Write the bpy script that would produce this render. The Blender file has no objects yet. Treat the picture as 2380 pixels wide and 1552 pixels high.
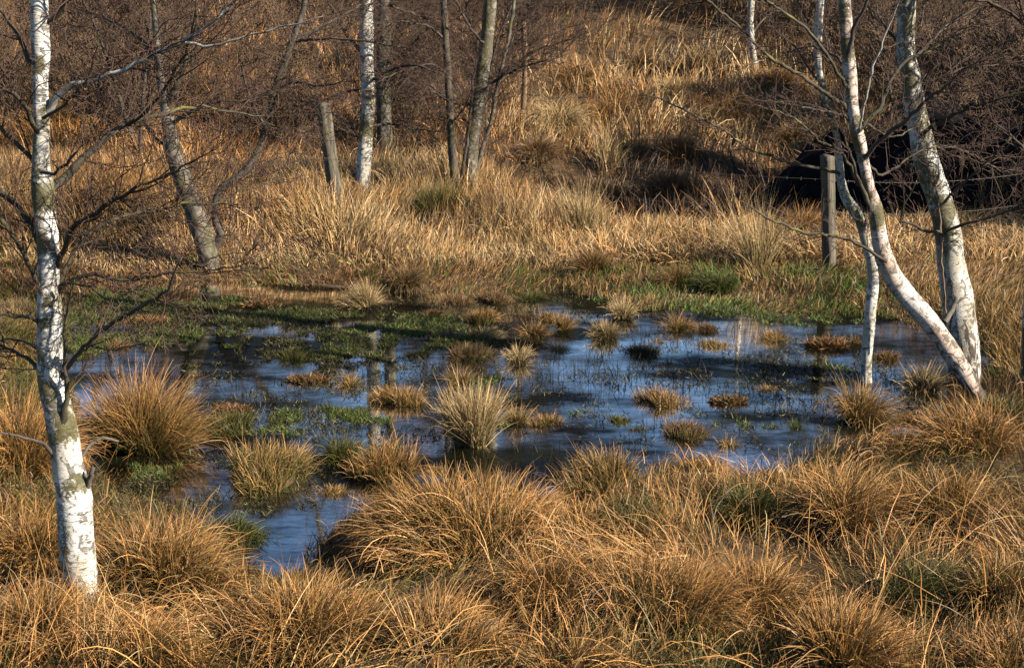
import bpy, math
import numpy as np
from mathutils import Vector, Matrix

# ------------------------------------------------------------------ camera, world, sun, exposure
SC = bpy.context.scene
COL = SC.collection
CAM_H, PITCH, FPX = 3.66, math.radians(13.0), 1700.0     # metres, down tilt, focal length in pixels of a 1024 px wide frame
cam_d = bpy.data.cameras.new("camera")
cam_d.sensor_width = 36.0
cam_d.lens = FPX * 36.0 / 1024.0
cam_d.clip_start, cam_d.clip_end = 0.1, 1000.0
cam = bpy.data.objects.new("camera", cam_d)
COL.objects.link(cam)
cam.location = (0, 0, CAM_H)
cam.rotation_euler = (math.pi / 2 - PITCH, 0, 0)
SC.camera = cam

SUN_EL, SUN_AZ = math.radians(31.0), math.atan2(0.90, -0.44)     # azimuth clockwise from +Y: from behind and to the right
sun_dir = Vector((math.sin(SUN_AZ) * math.cos(SUN_EL), math.cos(SUN_AZ) * math.cos(SUN_EL), math.sin(SUN_EL)))
sun_d = bpy.data.lights.new("sun", 'SUN')
sun_d.energy, sun_d.angle, sun_d.color = 5.0, math.radians(0.5), (1.0, 0.91, 0.77)
sun = bpy.data.objects.new("sun", sun_d)
COL.objects.link(sun)
sun.rotation_euler = sun_dir.to_track_quat('Z', 'Y').to_euler()
W = bpy.data.worlds.new("World")
SC.world = W
W.use_nodes = True
_nt = W.node_tree
_sky = _nt.nodes.new("ShaderNodeTexSky")
_sky.sky_type = 'NISHITA'
_sky.sun_disc = False
_sky.sun_elevation, _sky.sun_rotation = SUN_EL, SUN_AZ
_sky.air_density, _sky.dust_density, _sky.ozone_density = 1.0, 0.2, 4.2
_nt.links.new(_sky.outputs[0], _nt.nodes["Background"].inputs[0])
_nt.nodes["Background"].inputs[1].default_value = 0.058
SC.view_settings.view_transform = 'Standard'
SC.view_settings.look = 'None'
SC.view_settings.exposure = 1.02
SC.view_settings.gamma = 1.0
SC.render.engine = 'CYCLES'
SC.cycles.max_bounces = 6
SC.cycles.diffuse_bounces = 0

# ------------------------------------------------------------------ helpers
R0 = np.random.default_rng(7)
PS = 1024.0 / 2380.0                     # the photograph was measured on a 2380 px wide view

def ray(X, Y):
    u, v = (X - 1190.0) * PS, (776.0 - Y) * PS
    return np.array([u, FPX * math.cos(PITCH) + v * math.sin(PITCH), -FPX * math.sin(PITCH) + v * math.cos(PITCH)]) / FPX

def at_plane(X, Y, y):
    d = ray(X, Y)
    return np.array([0, 0, CAM_H]) + d * (y / d[1])

def at_z(X, Y, z=0.0):
    d = ray(X, Y)
    return np.array([0, 0, CAM_H]) + d * ((z - CAM_H) / d[2])

def px_per_m(y):
    return FPX / PS / (y / math.cos(PITCH))

class Noise:                              # smooth value noise on a torus, about -1..1
    def __init__(self, seed, n=64):
        self.g = np.random.default_rng(seed).uniform(-1, 1, (n, n)); self.n = n
    def __call__(self, x, y, s=1.0):
        x, y = np.asarray(x, float) / s, np.asarray(y, float) / s
        xi, yi = np.floor(x).astype(int), np.floor(y).astype(int)
        fx, fy = x - xi, y - yi
        fx, fy = fx * fx * (3 - 2 * fx), fy * fy * (3 - 2 * fy)
        n, g = self.n, self.g
        a, b = g[xi % n, yi % n], g[(xi + 1) % n, yi % n]
        c, d = g[xi % n, (yi + 1) % n], g[(xi + 1) % n, (yi + 1) % n]
        return (a * (1 - fx) + b * fx) * (1 - fy) + (c * (1 - fx) + d * fx) * fy
N1, N2, N3, N4 = Noise(1), Noise(2), Noise(3), Noise(4)

def sm(a, b, x):
    t = np.clip((np.asarray(x, float) - a) / (b - a), 0, 1)
    return t * t * (3 - 2 * t)

# ------------------------------------------------------------------ the lie of the land
near_edge = [(95, 790), (120, 880), (165, 965), (225, 1130), (450, 1185), (555, 1290), (640, 1345), (715, 1320), (765, 1230), (900, 1150),
             (1100, 1105), (1220, 1140), (1300, 1175), (1345, 1125), (1500, 1120), (1700, 1112), (1840, 1095), (1910, 1030), (2040, 1030),
             (2150, 1010), (2185, 950), (2230, 905), (2300, 870)]
far_edge = [(2330, 815), (2250, 785), (2130, 755), (2050, 728), (1950, 725), (1840, 728), (1700, 698), (1500, 715), (1330, 682), (1250, 668), (1100, 672),
            (980, 677), (840, 672), (600, 652), (300, 650), (190, 672), (120, 715)]
POND = np.array([at_z(X, Y)[:2] for X, Y in near_edge + far_edge])

def pond_dist(x, y):                      # metres, positive on land
    x, y = np.asarray(x, float), np.asarray(y, float)
    best = np.full(x.shape, 1e9); inside = np.zeros(x.shape, bool)
    n = len(POND)
    for i in range(n):
        ax, ay = POND[i]; bx, by = POND[(i + 1) % n]
        ex, ey = bx - ax, by - ay
        t = np.clip(((x - ax) * ex + (y - ay) * ey) / (ex * ex + ey * ey), 0, 1)
        best = np.minimum(best, np.hypot(x - ax - t * ex, y - ay - t * ey))
        cr = ((ay > y) != (by > y)) & (x < (bx - ax) * (y - ay) / (by - ay + 1e-12) + ax)
        inside ^= cr
    return np.where(inside, -best, best)

PROF_Y = [0, 17, 19, 20.8, 22, 24, 27, 31, 36, 45, 60, 90, 150, 300]
PROF_A = [0, 0, .03, .28, .30, .30, .42, .65, 1.05, 2.1, 4.3, 7.5, 11, 16]        # without the ditch
PROF_B = [0, 0, .02, .05, -.28, -.42, .30, .62, 1.05, 2.1, 4.3, 7.5, 11, 16]       # through the ditch

def height(x, y):
    x, y = np.asarray(x, float), np.asarray(y, float)
    d = pond_dist(x, y)
    w = sm(-0.6, 0.9, x)
    z = np.interp(y, PROF_Y, PROF_A) * (1 - w) + np.interp(y, PROF_Y, PROF_B) * w
    near = np.where(y < 16.0, .14, .05)
    z = z + near * sm(0, 1.0, d) + .035 * N1(x, y, .55) * sm(0, .4, d) + .02 * sm(0, .2, d)
    z = z + sm(23, 27, y) * (.26 * N2(x, y, 2.3) + .16 * N3(x, y, 1.1)) + sm(34, 50, y) * .4 * N2(x + 9, y, 7)
    return np.where(d < 0, -.22 * sm(0, .5, -d) - .005, z)

_T = np.concatenate([np.linspace(6, 30, 700), np.linspace(30.1, 150, 500)])
def at_ground(X, Y):
    d = ray(X, Y)
    p = np.array([0, 0, CAM_H])[None] + d[None] * (_T / d[1])[:, None]
    h = np.maximum(height(p[:, 0], p[:, 1]), 0)
    k = np.argmax(p[:, 2] <= h)
    return np.array([p[k, 0], p[k, 1], h[k]])

# ------------------------------------------------------------------ meshes
def raw_mesh(name, V, F, cols=None, attrs=None, smooth=False, mat=None):
    """V (n,3); F list of equally sized index arrays (k,3 or 4)"""
    me = bpy.data.meshes.new(name)
    V = np.asarray(V, np.float32)
    F = [np.asarray(f, np.int32) for f in F if len(f)]
    me.vertices.add(len(V)); me.vertices.foreach_set("co", V.ravel())
    nl = sum(f.size for f in F); nf = sum(len(f) for f in F)
    me.loops.add(nl); me.polygons.add(nf)
    me.loops.foreach_set("vertex_index", np.concatenate([f.ravel() for f in F]))
    sizes = np.concatenate([np.full(len(f), f.shape[1], np.int32) for f in F])
    st = np.zeros(nf, np.int32); st[1:] = np.cumsum(sizes)[:-1]
    me.polygons.foreach_set("loop_start", st)
    if smooth:
        me.polygons.foreach_set("use_smooth", np.ones(nf, bool))
    me.update(calc_edges=True)
    if cols is not None:
        a = me.attributes.new("col", 'FLOAT_COLOR', 'POINT')
        c = np.ones((len(V), 4), np.float32); c[:, :3] = cols
        a.data.foreach_set("color", c.ravel())
    for k, val in (attrs or {}).items():
        val = np.asarray(val, np.float32)
        if val.ndim == 2:
            a = me.attributes.new(k, 'FLOAT_VECTOR', 'POINT'); a.data.foreach_set("vector", val.ravel())
        else:
            a = me.attributes.new(k, 'FLOAT', 'POINT'); a.data.foreach_set("value", val)
    if mat: me.materials.append(mat)
    return me

def obj(name, me, parent=None, loc=None):
    o = bpy.data.objects.new(name, me); COL.objects.link(o)
    if parent is not None: o.parent = parent
    if loc is not None: o.location = Vector([float(c) for c in loc])
    return o

def tag(o, label, cat=None, group=None, kind=None):
    o["label"] = label
    if cat: o["category"] = cat
    if group: o["group"] = group
    if kind: o["kind"] = kind
    return o

def thing(name, label, cat, loc, group=None):
    return tag(obj(name, None, None, loc), label, cat, group)

# ---- grass blades, all of a batch at once
def blades(base, az, phi, bend, L, w, c0, c1, S=6, rng=R0, wob=.12):
    n = len(base)
    base = np.asarray(base, float)
    t = np.linspace(0, 1, S + 1)
    ph = phi[:, None] + bend[:, None] * (t[None] ** 1.6) + rng.normal(0, wob * .5, (n, S + 1)).cumsum(1) * .6
    a = az[:, None] + rng.normal(0, wob, (n, S + 1)).cumsum(1)
    step = (L / S)[:, None]
    d = np.stack([np.sin(ph) * np.cos(a), np.sin(ph) * np.sin(a), np.cos(ph)], -1) * step[..., None]
    P = np.zeros((n, S + 1, 3)); P[:, 0] = base
    P[:, 1:] = base[:, None] + np.cumsum(d[:, :-1], 1)
    tw = rng.uniform(0, math.pi, n)                      # turn of the blade about its own length
    sx = np.stack([-np.sin(a), np.cos(a), np.zeros_like(a)], -1)
    sy = np.stack([np.cos(ph) * np.cos(a), np.cos(ph) * np.sin(a), -np.sin(ph)], -1)
    side = sx * np.cos(tw)[:, None, None] + sy * np.sin(tw)[:, None, None]
    ww = w[:, None] * np.clip(1.0 - t[None] ** 2.2 * .85, .12, 1)
    V = np.stack([P - side * ww[..., None] * .5, P + side * ww[..., None] * .5], 2).reshape(-1, 3)
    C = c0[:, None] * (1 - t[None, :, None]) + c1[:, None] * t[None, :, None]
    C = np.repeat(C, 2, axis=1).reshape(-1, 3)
    k = (np.arange(n)[:, None] * (S + 1) * 2 + np.arange(S)[None] * 2)
    F = np.stack([k, k + 1, k + 3, k + 2], -1).reshape(-1, 4)
    return V, F, C

def join(parts):
    V, F, C, o = [], [], [], 0
    for v, f, c in parts:
        V.append(v); F.append(f + o); C.append(c); o += len(v)
    return np.concatenate(V), np.concatenate(F), np.concatenate(C)

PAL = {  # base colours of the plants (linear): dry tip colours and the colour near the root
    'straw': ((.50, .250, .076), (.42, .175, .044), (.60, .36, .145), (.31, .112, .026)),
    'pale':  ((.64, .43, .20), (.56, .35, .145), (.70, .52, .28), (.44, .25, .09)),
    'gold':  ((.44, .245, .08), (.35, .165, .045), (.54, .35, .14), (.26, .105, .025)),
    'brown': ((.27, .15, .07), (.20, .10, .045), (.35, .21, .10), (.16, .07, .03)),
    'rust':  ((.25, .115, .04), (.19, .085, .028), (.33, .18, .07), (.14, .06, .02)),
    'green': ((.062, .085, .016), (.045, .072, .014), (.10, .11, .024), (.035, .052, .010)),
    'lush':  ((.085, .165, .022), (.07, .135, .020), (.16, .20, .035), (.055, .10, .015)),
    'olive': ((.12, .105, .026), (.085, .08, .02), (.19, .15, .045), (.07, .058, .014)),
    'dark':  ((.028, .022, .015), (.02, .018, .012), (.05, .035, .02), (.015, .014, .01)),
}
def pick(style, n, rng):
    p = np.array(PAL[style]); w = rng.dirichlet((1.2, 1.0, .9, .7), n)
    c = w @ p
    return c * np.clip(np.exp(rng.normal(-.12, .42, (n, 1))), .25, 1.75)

# ---- tubes
def resample(P, r, n):
    P = np.asarray(P, float); r = np.asarray(r, float)
    seg = np.r_[0, np.cumsum(np.linalg.norm(np.diff(P, axis=0), axis=1))]
    t = np.linspace(0, seg[-1], n)
    m = np.zeros_like(P)
    m[1:-1] = (P[2:] - P[:-2]) / (seg[2:] - seg[:-2])[:, None]
    m[0] = (P[1] - P[0]) / (seg[1] - seg[0]); m[-1] = (P[-1] - P[-2]) / (seg[-1] - seg[-2])
    i = np.clip(np.searchsorted(seg, t, 'right') - 1, 0, len(P) - 2)
    h = (seg[i + 1] - seg[i])[:, None]; u = ((t - seg[i])[:, None]) / h
    h00, h10, h01, h11 = 2*u**3 - 3*u**2 + 1, u**3 - 2*u**2 + u, -2*u**3 + 3*u**2, u**3 - u**2
    Q = h00 * P[i] + h10 * h * m[i] + h01 * P[i + 1] + h11 * h * m[i + 1]
    return Q, np.interp(t, seg, r), t

def tube(P, r, k=6, lump=0.0, rng=R0, cap=True):
    """ring tube; returns V, F4, F3, bark coords, theta (0 = towards +X, pi/2 = towards the viewer side), v"""
    P = np.asarray(P, float); n = len(P)
    T = np.gradient(P, axis=0); T /= np.linalg.norm(T, axis=1)[:, None] + 1e-9
    ref = np.array([0, -1.0, 0])
    if abs(T[:, 1]).max() > .93: ref = np.array([.3, -.2, 1.0])
    A = np.cross(ref, T); A /= np.linalg.norm(A, axis=1)[:, None] + 1e-9
    if T[:, 2].mean() > 0 and A[:, 0].mean() < 0: A = -A
    B = np.cross(T, A)
    if B[:, 1].mean() > 0: B = -B
    th = np.linspace(0, 2 * math.pi, k, endpoint=False)
    rr = np.repeat(np.asarray(r, float)[:, None], k, 1)
    v = np.r_[0, np.cumsum(np.linalg.norm(np.diff(P, axis=0), axis=1))]
    if lump:
        ph = rng.uniform(0, 60)
        rr = rr * (1 + lump * (N1(v[:, None] / .11 + ph, np.cos(th)[None] * 1.2 + 5 + np.sin(th)[None] * 2)
                               + .6 * N2(v[:, None] / .04 + ph, th[None] * 1.6)))
    V = P[:, None] + rr[..., None] * (np.cos(th)[None, :, None] * A[:, None] + np.sin(th)[None, :, None] * B[:, None])
    bark = np.stack([rr * np.cos(th), rr * np.sin(th), np.repeat(v[:, None], k, 1)], -1)
    i = np.arange(n - 1)[:, None] * k; j = np.arange(k)[None]; j2 = (j + 1) % k
    F = np.stack([i + j, i + j2, i + k + j2, i + k + j], -1).reshape(-1, 4)
    F3 = np.zeros((0, 3), int)
    V = V.reshape(-1, 3); bark = bark.reshape(-1, 3)
    thv = np.tile(th, n); vv = np.repeat(v, k)
    if cap:
        e = (n - 1) * k
        V = np.vstack([V, P[-1]]); bark = np.vstack([bark, [0, 0, v[-1]]]); thv = np.r_[thv, 0]; vv = np.r_[vv, v[-1]]
        F3 = np.stack([e + np.arange(k), e + (np.arange(k) + 1) % k, np.full(k, len(V) - 1)], -1)
    return V, F, F3, bark, thv, vv

def tubes_mesh(name, lst, k, mat, origin):
    V, F, F3, B, o = [], [], [], [], 0
    for P, r in lst:
        v, f, f3, b, _, _ = tube(P, r, k, cap=False)
        V.append(v); F.append(f + o); B.append(b + [o * .137, 0, 0]); o += len(v)
    V = np.concatenate(V) - np.asarray(origin)
    return raw_mesh(name, V, [np.concatenate(F)], attrs={'bark': np.concatenate(B)}, smooth=True, mat=mat)

# ---- twigs
def grow(p, d, L, r, depth, rng, out, up=.15, kids=(4, 6), n=5, spread=.75, jit=.17, rmin=.0016):
    P = [np.asarray(p, float)]; d = d / np.linalg.norm(d); D = [d]
    for _ in range(n):
        d = d + rng.normal(0, jit, 3) + [0, 0, up * .3]
        d /= np.linalg.norm(d); D.append(d)
        P.append(P[-1] + d * L / n)
    P = np.array(P)
    out.append((P, np.maximum(np.linspace(r, r * .35, n + 1), rmin)))
    if depth <= 0: return
    for _ in range(rng.integers(kids[0], kids[1] + 1)):
        t = rng.uniform(.18, .98) * n; i = min(int(t), n - 1)
        q = P[i] + (P[i + 1] - P[i]) * (t - i)
        ax = rng.normal(0, 1, 3); ax -= D[i] * ax.dot(D[i]); ax /= np.linalg.norm(ax)
        e = D[i] * math.cos(spread) + ax * math.sin(spread)
        grow(q, e, L * rng.uniform(.35, .65) * (1 - .35 * t / n), r * rng.uniform(.42, .62), depth - 1, rng, out, up, kids, n, spread, jit, rmin)

def twigs_on(P, r, rng, dens, L0, depth=1, r0=.004, t0=.2, up=.15, kids=(2, 4), rmin=.0020):
    out = []
    P = np.asarray(P); seg = np.linalg.norm(np.diff(P, axis=0), axis=1); tot = seg.sum(); cum = np.r_[0, np.cumsum(seg)]
    for _ in range(max(2, int(tot * dens * 3.2))):
        s = rng.uniform(t0, 1) * tot
        i = min(np.searchsorted(cum, s, 'right') - 1, len(seg) - 1)
        q = P[i] + (P[i + 1] - P[i]) * ((s - cum[i]) / seg[i])
        D = (P[i + 1] - P[i]) / seg[i]
        ax = rng.normal(0, 1, 3); ax -= D * ax.dot(D); ax /= np.linalg.norm(ax)
        a = rng.uniform(.5, 1.0)
        grow(q, D * math.cos(a) + ax * math.sin(a), L0 * rng.uniform(.45, 1.35) * (1.1 - .5 * s / tot),
             min(r0, np.interp(s, cum, r) * .7) , depth, rng, out, up, kids, rmin=rmin)
    return out

# ------------------------------------------------------------------ materials
def new_mat(name):
    m = bpy.data.materials.new(name); m.use_nodes = True
    nt = m.node_tree; b = nt.nodes["Principled BSDF"]
    return m, nt, b
def N(nt, t, **kw):
    n = nt.nodes.new(t)
    for k, v in kw.items(): setattr(n, k, v)
    return n
def noise(nt, vec, scale, detail=4, rough=.55, dist=0):
    n = N(nt, "ShaderNodeTexNoise"); n.inputs["Scale"].default_value = scale; n.inputs["Detail"].default_value = detail
    n.inputs["Roughness"].default_value = rough; n.inputs["Distortion"].default_value = dist
    if vec is not None: nt.links.new(vec, n.inputs["Vector"])
    return n.outputs["Fac"]
def mapping(nt, vec, sc):
    n = N(nt, "ShaderNodeMapping"); n.inputs["Scale"].default_value = sc; nt.links.new(vec, n.inputs["Vector"]); return n.outputs[0]
def ramp(nt, fac, stops):
    n = N(nt, "ShaderNodeValToRGB"); el = n.color_ramp.elements
    while len(el) < len(stops): el.new(.5)
    for e, (p, c) in zip(el, stops):
        e.position = p; e.color = (*c, 1) if isinstance(c, tuple) else (c, c, c, 1)
    nt.links.new(fac, n.inputs[0]); return n.outputs[0]
def mix(nt, fac, a, b):
    n = N(nt, "ShaderNodeMix"); n.data_type = 'RGBA'
    for s, val in ((0, fac), (6, a), (7, b)):
        if hasattr(val, "links"): nt.links.new(val, n.inputs[s])
        elif s == 0: n.inputs[0].default_value = val
        else: n.inputs[s].default_value = (*val, 1)
    return n.outputs[2]
def mth(nt, op, a, b=0.0, clamp=False):
    n = N(nt, "ShaderNodeMath"); n.operation = op; n.use_clamp = clamp
    for s, val in ((0, a), (1, b)):
        if hasattr(val, "links"): nt.links.new(val, n.inputs[s])
        else: n.inputs[s].default_value = val
    return n.outputs[0]
def attr(nt, name, out="Vector"):
    n = N(nt, "ShaderNodeAttribute"); n.attribute_name = name; return n.outputs[out]
def bump(nt, b, h, strength, dist):
    n = N(nt, "ShaderNodeBump"); n.inputs["Strength"].default_value = strength; n.inputs["Distance"].default_value = dist
    nt.links.new(h, n.inputs["Height"]); nt.links.new(n.outputs[0], b.inputs["Normal"])

def mat_blades():
    m, nt, b = new_mat("dry and green blades")
    c = attr(nt, "col", "Color")
    nt.links.new(c, b.inputs["Base Color"]); b.inputs["Roughness"].default_value = .5
    b.inputs["Specular IOR Level"].default_value = .35
    tr = N(nt, "ShaderNodeBsdfTranslucent"); nt.links.new(c, tr.inputs[0])
    mx = N(nt, "ShaderNodeMixShader"); mx.inputs[0].default_value = .10
    nt.links.new(b.outputs[0], mx.inputs[1]); nt.links.new(tr.outputs[0], mx.inputs[2])
    nt.links.new(mx.outputs[0], nt.nodes["Material Output"].inputs[0])
    return m

def mat_birch(name, white=(.80, .77, .72), cream=(.44, .38, .29), dirt=.045):
    m, nt, b = new_mat(name)
    v = attr(nt, "bark"); moss = attr(nt, "moss", "Fac"); fiss = attr(nt, "fiss", "Fac")
    base = mix(nt, ramp(nt, noise(nt, mapping(nt, v, (5, 5, 3)), 1.0, 5), [(.38, 0.), (.62, 1.)]), white, cream)
    fine = ramp(nt, noise(nt, mapping(nt, v, (14, 14, 120)), 1.0, 3, .6), [(.55, 0.), (.66, 1.)])
    base = mix(nt, mth(nt, 'MULTIPLY', fine, .7), base, (.22, .19, .15))
    lent = ramp(nt, noise(nt, mapping(nt, v, (13, 13, 70)), 1.0, 4, .65, 1.2), [(.585, 0.), (.63, 1.)])
    base = mix(nt, mth(nt, 'MULTIPLY', lent, .95), base, (.055, .045, .035))
    patch = ramp(nt, noise(nt, mapping(nt, v, (11, 11, 12)), 1.0, 7, .7, 1.2), [(.565 - dirt, 0.), (.62 - dirt, 1.)])
    base = mix(nt, mth(nt, 'MULTIPLY', patch, .85), base, (.085, .07, .05))
    mo = mth(nt, 'ADD', moss, mth(nt, 'MULTIPLY', mth(nt, 'SUBTRACT', noise(nt, mapping(nt, v, (18, 18, 12)), 1.0, 8, .78, 1.2), .5), 3.6))
    mo = ramp(nt, mo, [(.28, 0.), (.62, 1.)])
    mcol = mix(nt, noise(nt, v, 60, 3), (.045, .04, .010), (.15, .125, .035))
    base = mix(nt, mth(nt, 'MULTIPLY', mo, .92), base, mcol)
    fi = mth(nt, 'ADD', fiss, mth(nt, 'MULTIPLY', mth(nt, 'SUBTRACT', noise(nt, mapping(nt, v, (22, 22, 5)), 1.0, 5, .6, .5), .5), 2.2))
    fi = mth(nt, 'MULTIPLY', ramp(nt, fi, [(.42, 0.), (.55, 1.)]), ramp(nt, fiss, [(0., 0.), (.15, 1.)]))
    base = mix(nt, fi, base, mix(nt, noise(nt, v, 50, 3), (.03, .022, .016), (.13, .09, .06)))
    nt.links.new(base, b.inputs["Base Color"]); b.inputs["Roughness"].default_value = .62
    hgt = mth(nt, 'ADD', mth(nt, 'MULTIPLY', mth(nt, 'ADD', lent, patch), -.6),
              mth(nt, 'ADD', mth(nt, 'MULTIPLY', fi, -1.5), mth(nt, 'MULTIPLY', noise(nt, mapping(nt, v, (25, 25, 90)), 1, 4), .9)))
    bump(nt, b, hgt, .7, .006)
    return m

def mat_bark(name, dark, light, mossy, amount=.5, sc=1.0):
    m, nt, b = new_mat(name)
    v = attr(nt, "bark")
    c = mix(nt, ramp(nt, noise(nt, mapping(nt, v, (14 * sc, 14 * sc, 7 * sc)), 1, 6, .7), [(.36, 0.), (.64, 1.)]), dark, light)
    c = mix(nt, ramp(nt, noise(nt, mapping(nt, v, (9 * sc, 9 * sc, 4 * sc)), 1, 6, .65), [(.62 - .25 * amount, 0.), (.75 - .25 * amount, 1.)]), c, mossy)
    nt.links.new(c, b.inputs["Base Color"]); b.inputs["Roughness"].default_value = .8
    bump(nt, b, noise(nt, mapping(nt, v, (40 * sc, 40 * sc, 14 * sc)), 1, 5, .7), .8, .006)
    return m

M_BLADE = mat_blades()
M_BIRCH = mat_birch("white birch bark")
M_BIRCH_OLD = mat_birch("greenish birch bark", (.40, .36, .30), (.20, .17, .11), .12)
M_BIRCH_PINK = mat_birch("pinkish birch bark", (.70, .62, .56), (.58, .40, .30))
M_GREY = mat_bark("grey mossy bark", (.025, .02, .015), (.24, .20, .15), (.085, .078, .022), .45)
M_DARKBARK = mat_bark("dark bark", (.03, .024, .02), (.13, .10, .075), (.08, .08, .02), .4)
M_BRANCH = mat_bark("olive branch bark", (.028, .022, .014), (.085, .065, .04), (.14, .135, .032), .55)
M_BRANCHW = mat_bark("pale branch bark", (.16, .14, .10), (.62, .57, .50), (.20, .19, .06), .25)
M_TWIG = mat_bark("twig bark", (.035, .020, .014), (.095, .048, .030), (.075, .07, .022), .3)
M_TWIGRED = mat_bark("reddish twig bark", (.11, .062, .036), (.28, .17, .092), (.18, .15, .055), .35)

# ground
m, nt, b = new_mat("peaty litter")
tc = N(nt, "ShaderNodeTexCoord").outputs["Object"]
c = ramp(nt, noise(nt, tc, 1.3, 8, .7), [(.3, (.030, .020, .012)), (.5, (.085, .050, .022)), (.7, (.17, .095, .035))])
c = mix(nt, ramp(nt, noise(nt, tc, 9, 6, .7), [(.45, 0.), (.65, 1.)]), c, (.24, .14, .055))
c = mix(nt, ramp(nt, noise(nt, tc, .7, 6, .7), [(.55, 0.), (.7, .7)]), c, (.05, .06, .015))
nt.links.new(c, b.inputs["Base Color"]); b.inputs["Roughness"].default_value = .95
bump(nt, b, noise(nt, tc, 22, 6, .75), 1.0, .04)
M_GROUND = m
# water
m, nt, b = new_mat("still bog water")
tc = N(nt, "ShaderNodeTexCoord").outputs["Object"]
c = mix(nt, ramp(nt, noise(nt, tc, .9, 6, .65), [(.42, 0.), (.66, 1.)]), (.003, .003, .003), (.013, .014, .006))
nt.links.new(c, b.inputs["Base Color"]); b.inputs["Roughness"].default_value = .3; b.inputs["Specular IOR Level"].default_value = 0.0
hh = mth(nt, 'ADD', noise(nt, mapping(nt, tc, (3, 9, 3)), 1, 2), mth(nt, 'MULTIPLY', noise(nt, mapping(nt, tc, (11, 30, 11)), 1, 2), .35))
bn = N(nt, "ShaderNodeBump"); bn.inputs["Strength"].default_value = .08; bn.inputs["Distance"].default_value = .010
nt.links.new(hh, bn.inputs["Height"])
gl = N(nt, "ShaderNodeBsdfGlossy"); gl.inputs["Roughness"].default_value = .012; gl.inputs["Color"].default_value = (1, 1, 1, 1)
fr = N(nt, "ShaderNodeFresnel"); fr.inputs["IOR"].default_value = 1.33
nt.links.new(bn.outputs[0], gl.inputs["Normal"]); nt.links.new(bn.outputs[0], fr.inputs["Normal"])
mirror_mask = mth(nt, 'MULTIPLY', ramp(nt, noise(nt, mapping(nt, tc, (.55, .8, 1)), 1, 5, .6), [(.42, 1.), (.57, .07)]), ramp(nt, noise(nt, mapping(nt, tc, (5, 16, 1)), 1, 5, .7), [(.50, 1.), (.66, .45)]))  # noise dims the mirror in patches, painting dark breaks into the reflection
ms = N(nt, "ShaderNodeMixShader")
nt.links.new(mth(nt, 'MULTIPLY', mth(nt, 'MULTIPLY', fr.outputs[0], 5.5, True), mirror_mask), ms.inputs[0])
nt.links.new(b.outputs[0], ms.inputs[1]); nt.links.new(gl.outputs[0], ms.inputs[2])
nt.links.new(ms.outputs[0], nt.nodes["Material Output"].inputs[0])
M_WATER = m
# peat
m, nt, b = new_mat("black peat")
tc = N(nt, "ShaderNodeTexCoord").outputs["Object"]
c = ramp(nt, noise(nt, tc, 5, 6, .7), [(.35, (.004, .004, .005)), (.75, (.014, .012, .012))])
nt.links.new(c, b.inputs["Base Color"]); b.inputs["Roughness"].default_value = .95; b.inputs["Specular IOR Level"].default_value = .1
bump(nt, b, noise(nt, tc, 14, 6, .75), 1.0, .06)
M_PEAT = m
# post timber, wire
m, nt, b = new_mat("weathered post timber")
tc = N(nt, "ShaderNodeTexCoord").outputs["Object"]
g = noise(nt, mapping(nt, tc, (34, 34, 2.2)), 1, 6, .65)
c = ramp(nt, g, [(.32, (.03, .024, .018)), (.5, (.095, .077, .058)), (.7, (.20, .17, .13))])
c = mix(nt, ramp(nt, noise(nt, mapping(nt, tc, (7, 7, 3)), 1, 6, .7), [(.5, 0.), (.68, .8)]), c, (.12, .12, .045))
nt.links.new(c, b.inputs["Base Color"]); b.inputs["Roughness"].default_value = .85
bump(nt, b, g, .9, .006)
M_POST = m
m, nt, b = new_mat("rusty wire")
b.inputs["Metallic"].default_value = .7; b.inputs["Roughness"].default_value = .55
nt.links.new(mix(nt, noise(nt, N(nt, "ShaderNodeTexCoord").outputs["Object"], 30), (.25, .24, .23), (.16, .09, .05)), b.inputs["Base Color"])
M_WIRE = m

# ------------------------------------------------------------------ ground and water
def axis(a, b, step, lo, hi, g=1.18):
    v = list(np.arange(a, b + 1e-6, step)); s = step; x = v[-1]
    while x < hi: s *= g; x += s; v.append(x)
    s = step; x = v[0]; w = []
    while x > lo: s *= g; x -= s; w.append(x)
    return np.array(w[::-1] + v)
gx, gy = axis(-9, 10.5, .11, -320, 320), axis(7.5, 32, .11, -40, 620, 1.09)
GX, GY = np.meshgrid(gx, gy)
V = np.stack([GX, GY, height(GX, GY)], -1).reshape(-1, 3)
nx, ny = len(gx), len(gy)
i = (np.arange(ny - 1)[:, None] * nx + np.arange(nx - 1)[None]).ravel()
g_o = obj("ground", raw_mesh("ground", V, [np.stack([i, i + 1, i + nx + 1, i + nx], -1)], smooth=True, mat=M_GROUND))
tag(g_o, "brown peaty ground round the pool, rising to a hillside behind", None, kind="structure")
pb = np.array([[-14, 8.2], [12, 8.2], [12, 19.5], [-14, 19.5]])
w_o = obj("water", raw_mesh("water", np.c_[pb, np.zeros(4)], [np.array([[0, 1, 2, 3]])], mat=M_WATER))
tag(w_o, "dark still bog water mirroring blue sky and bare trees", None, kind="structure")

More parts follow.
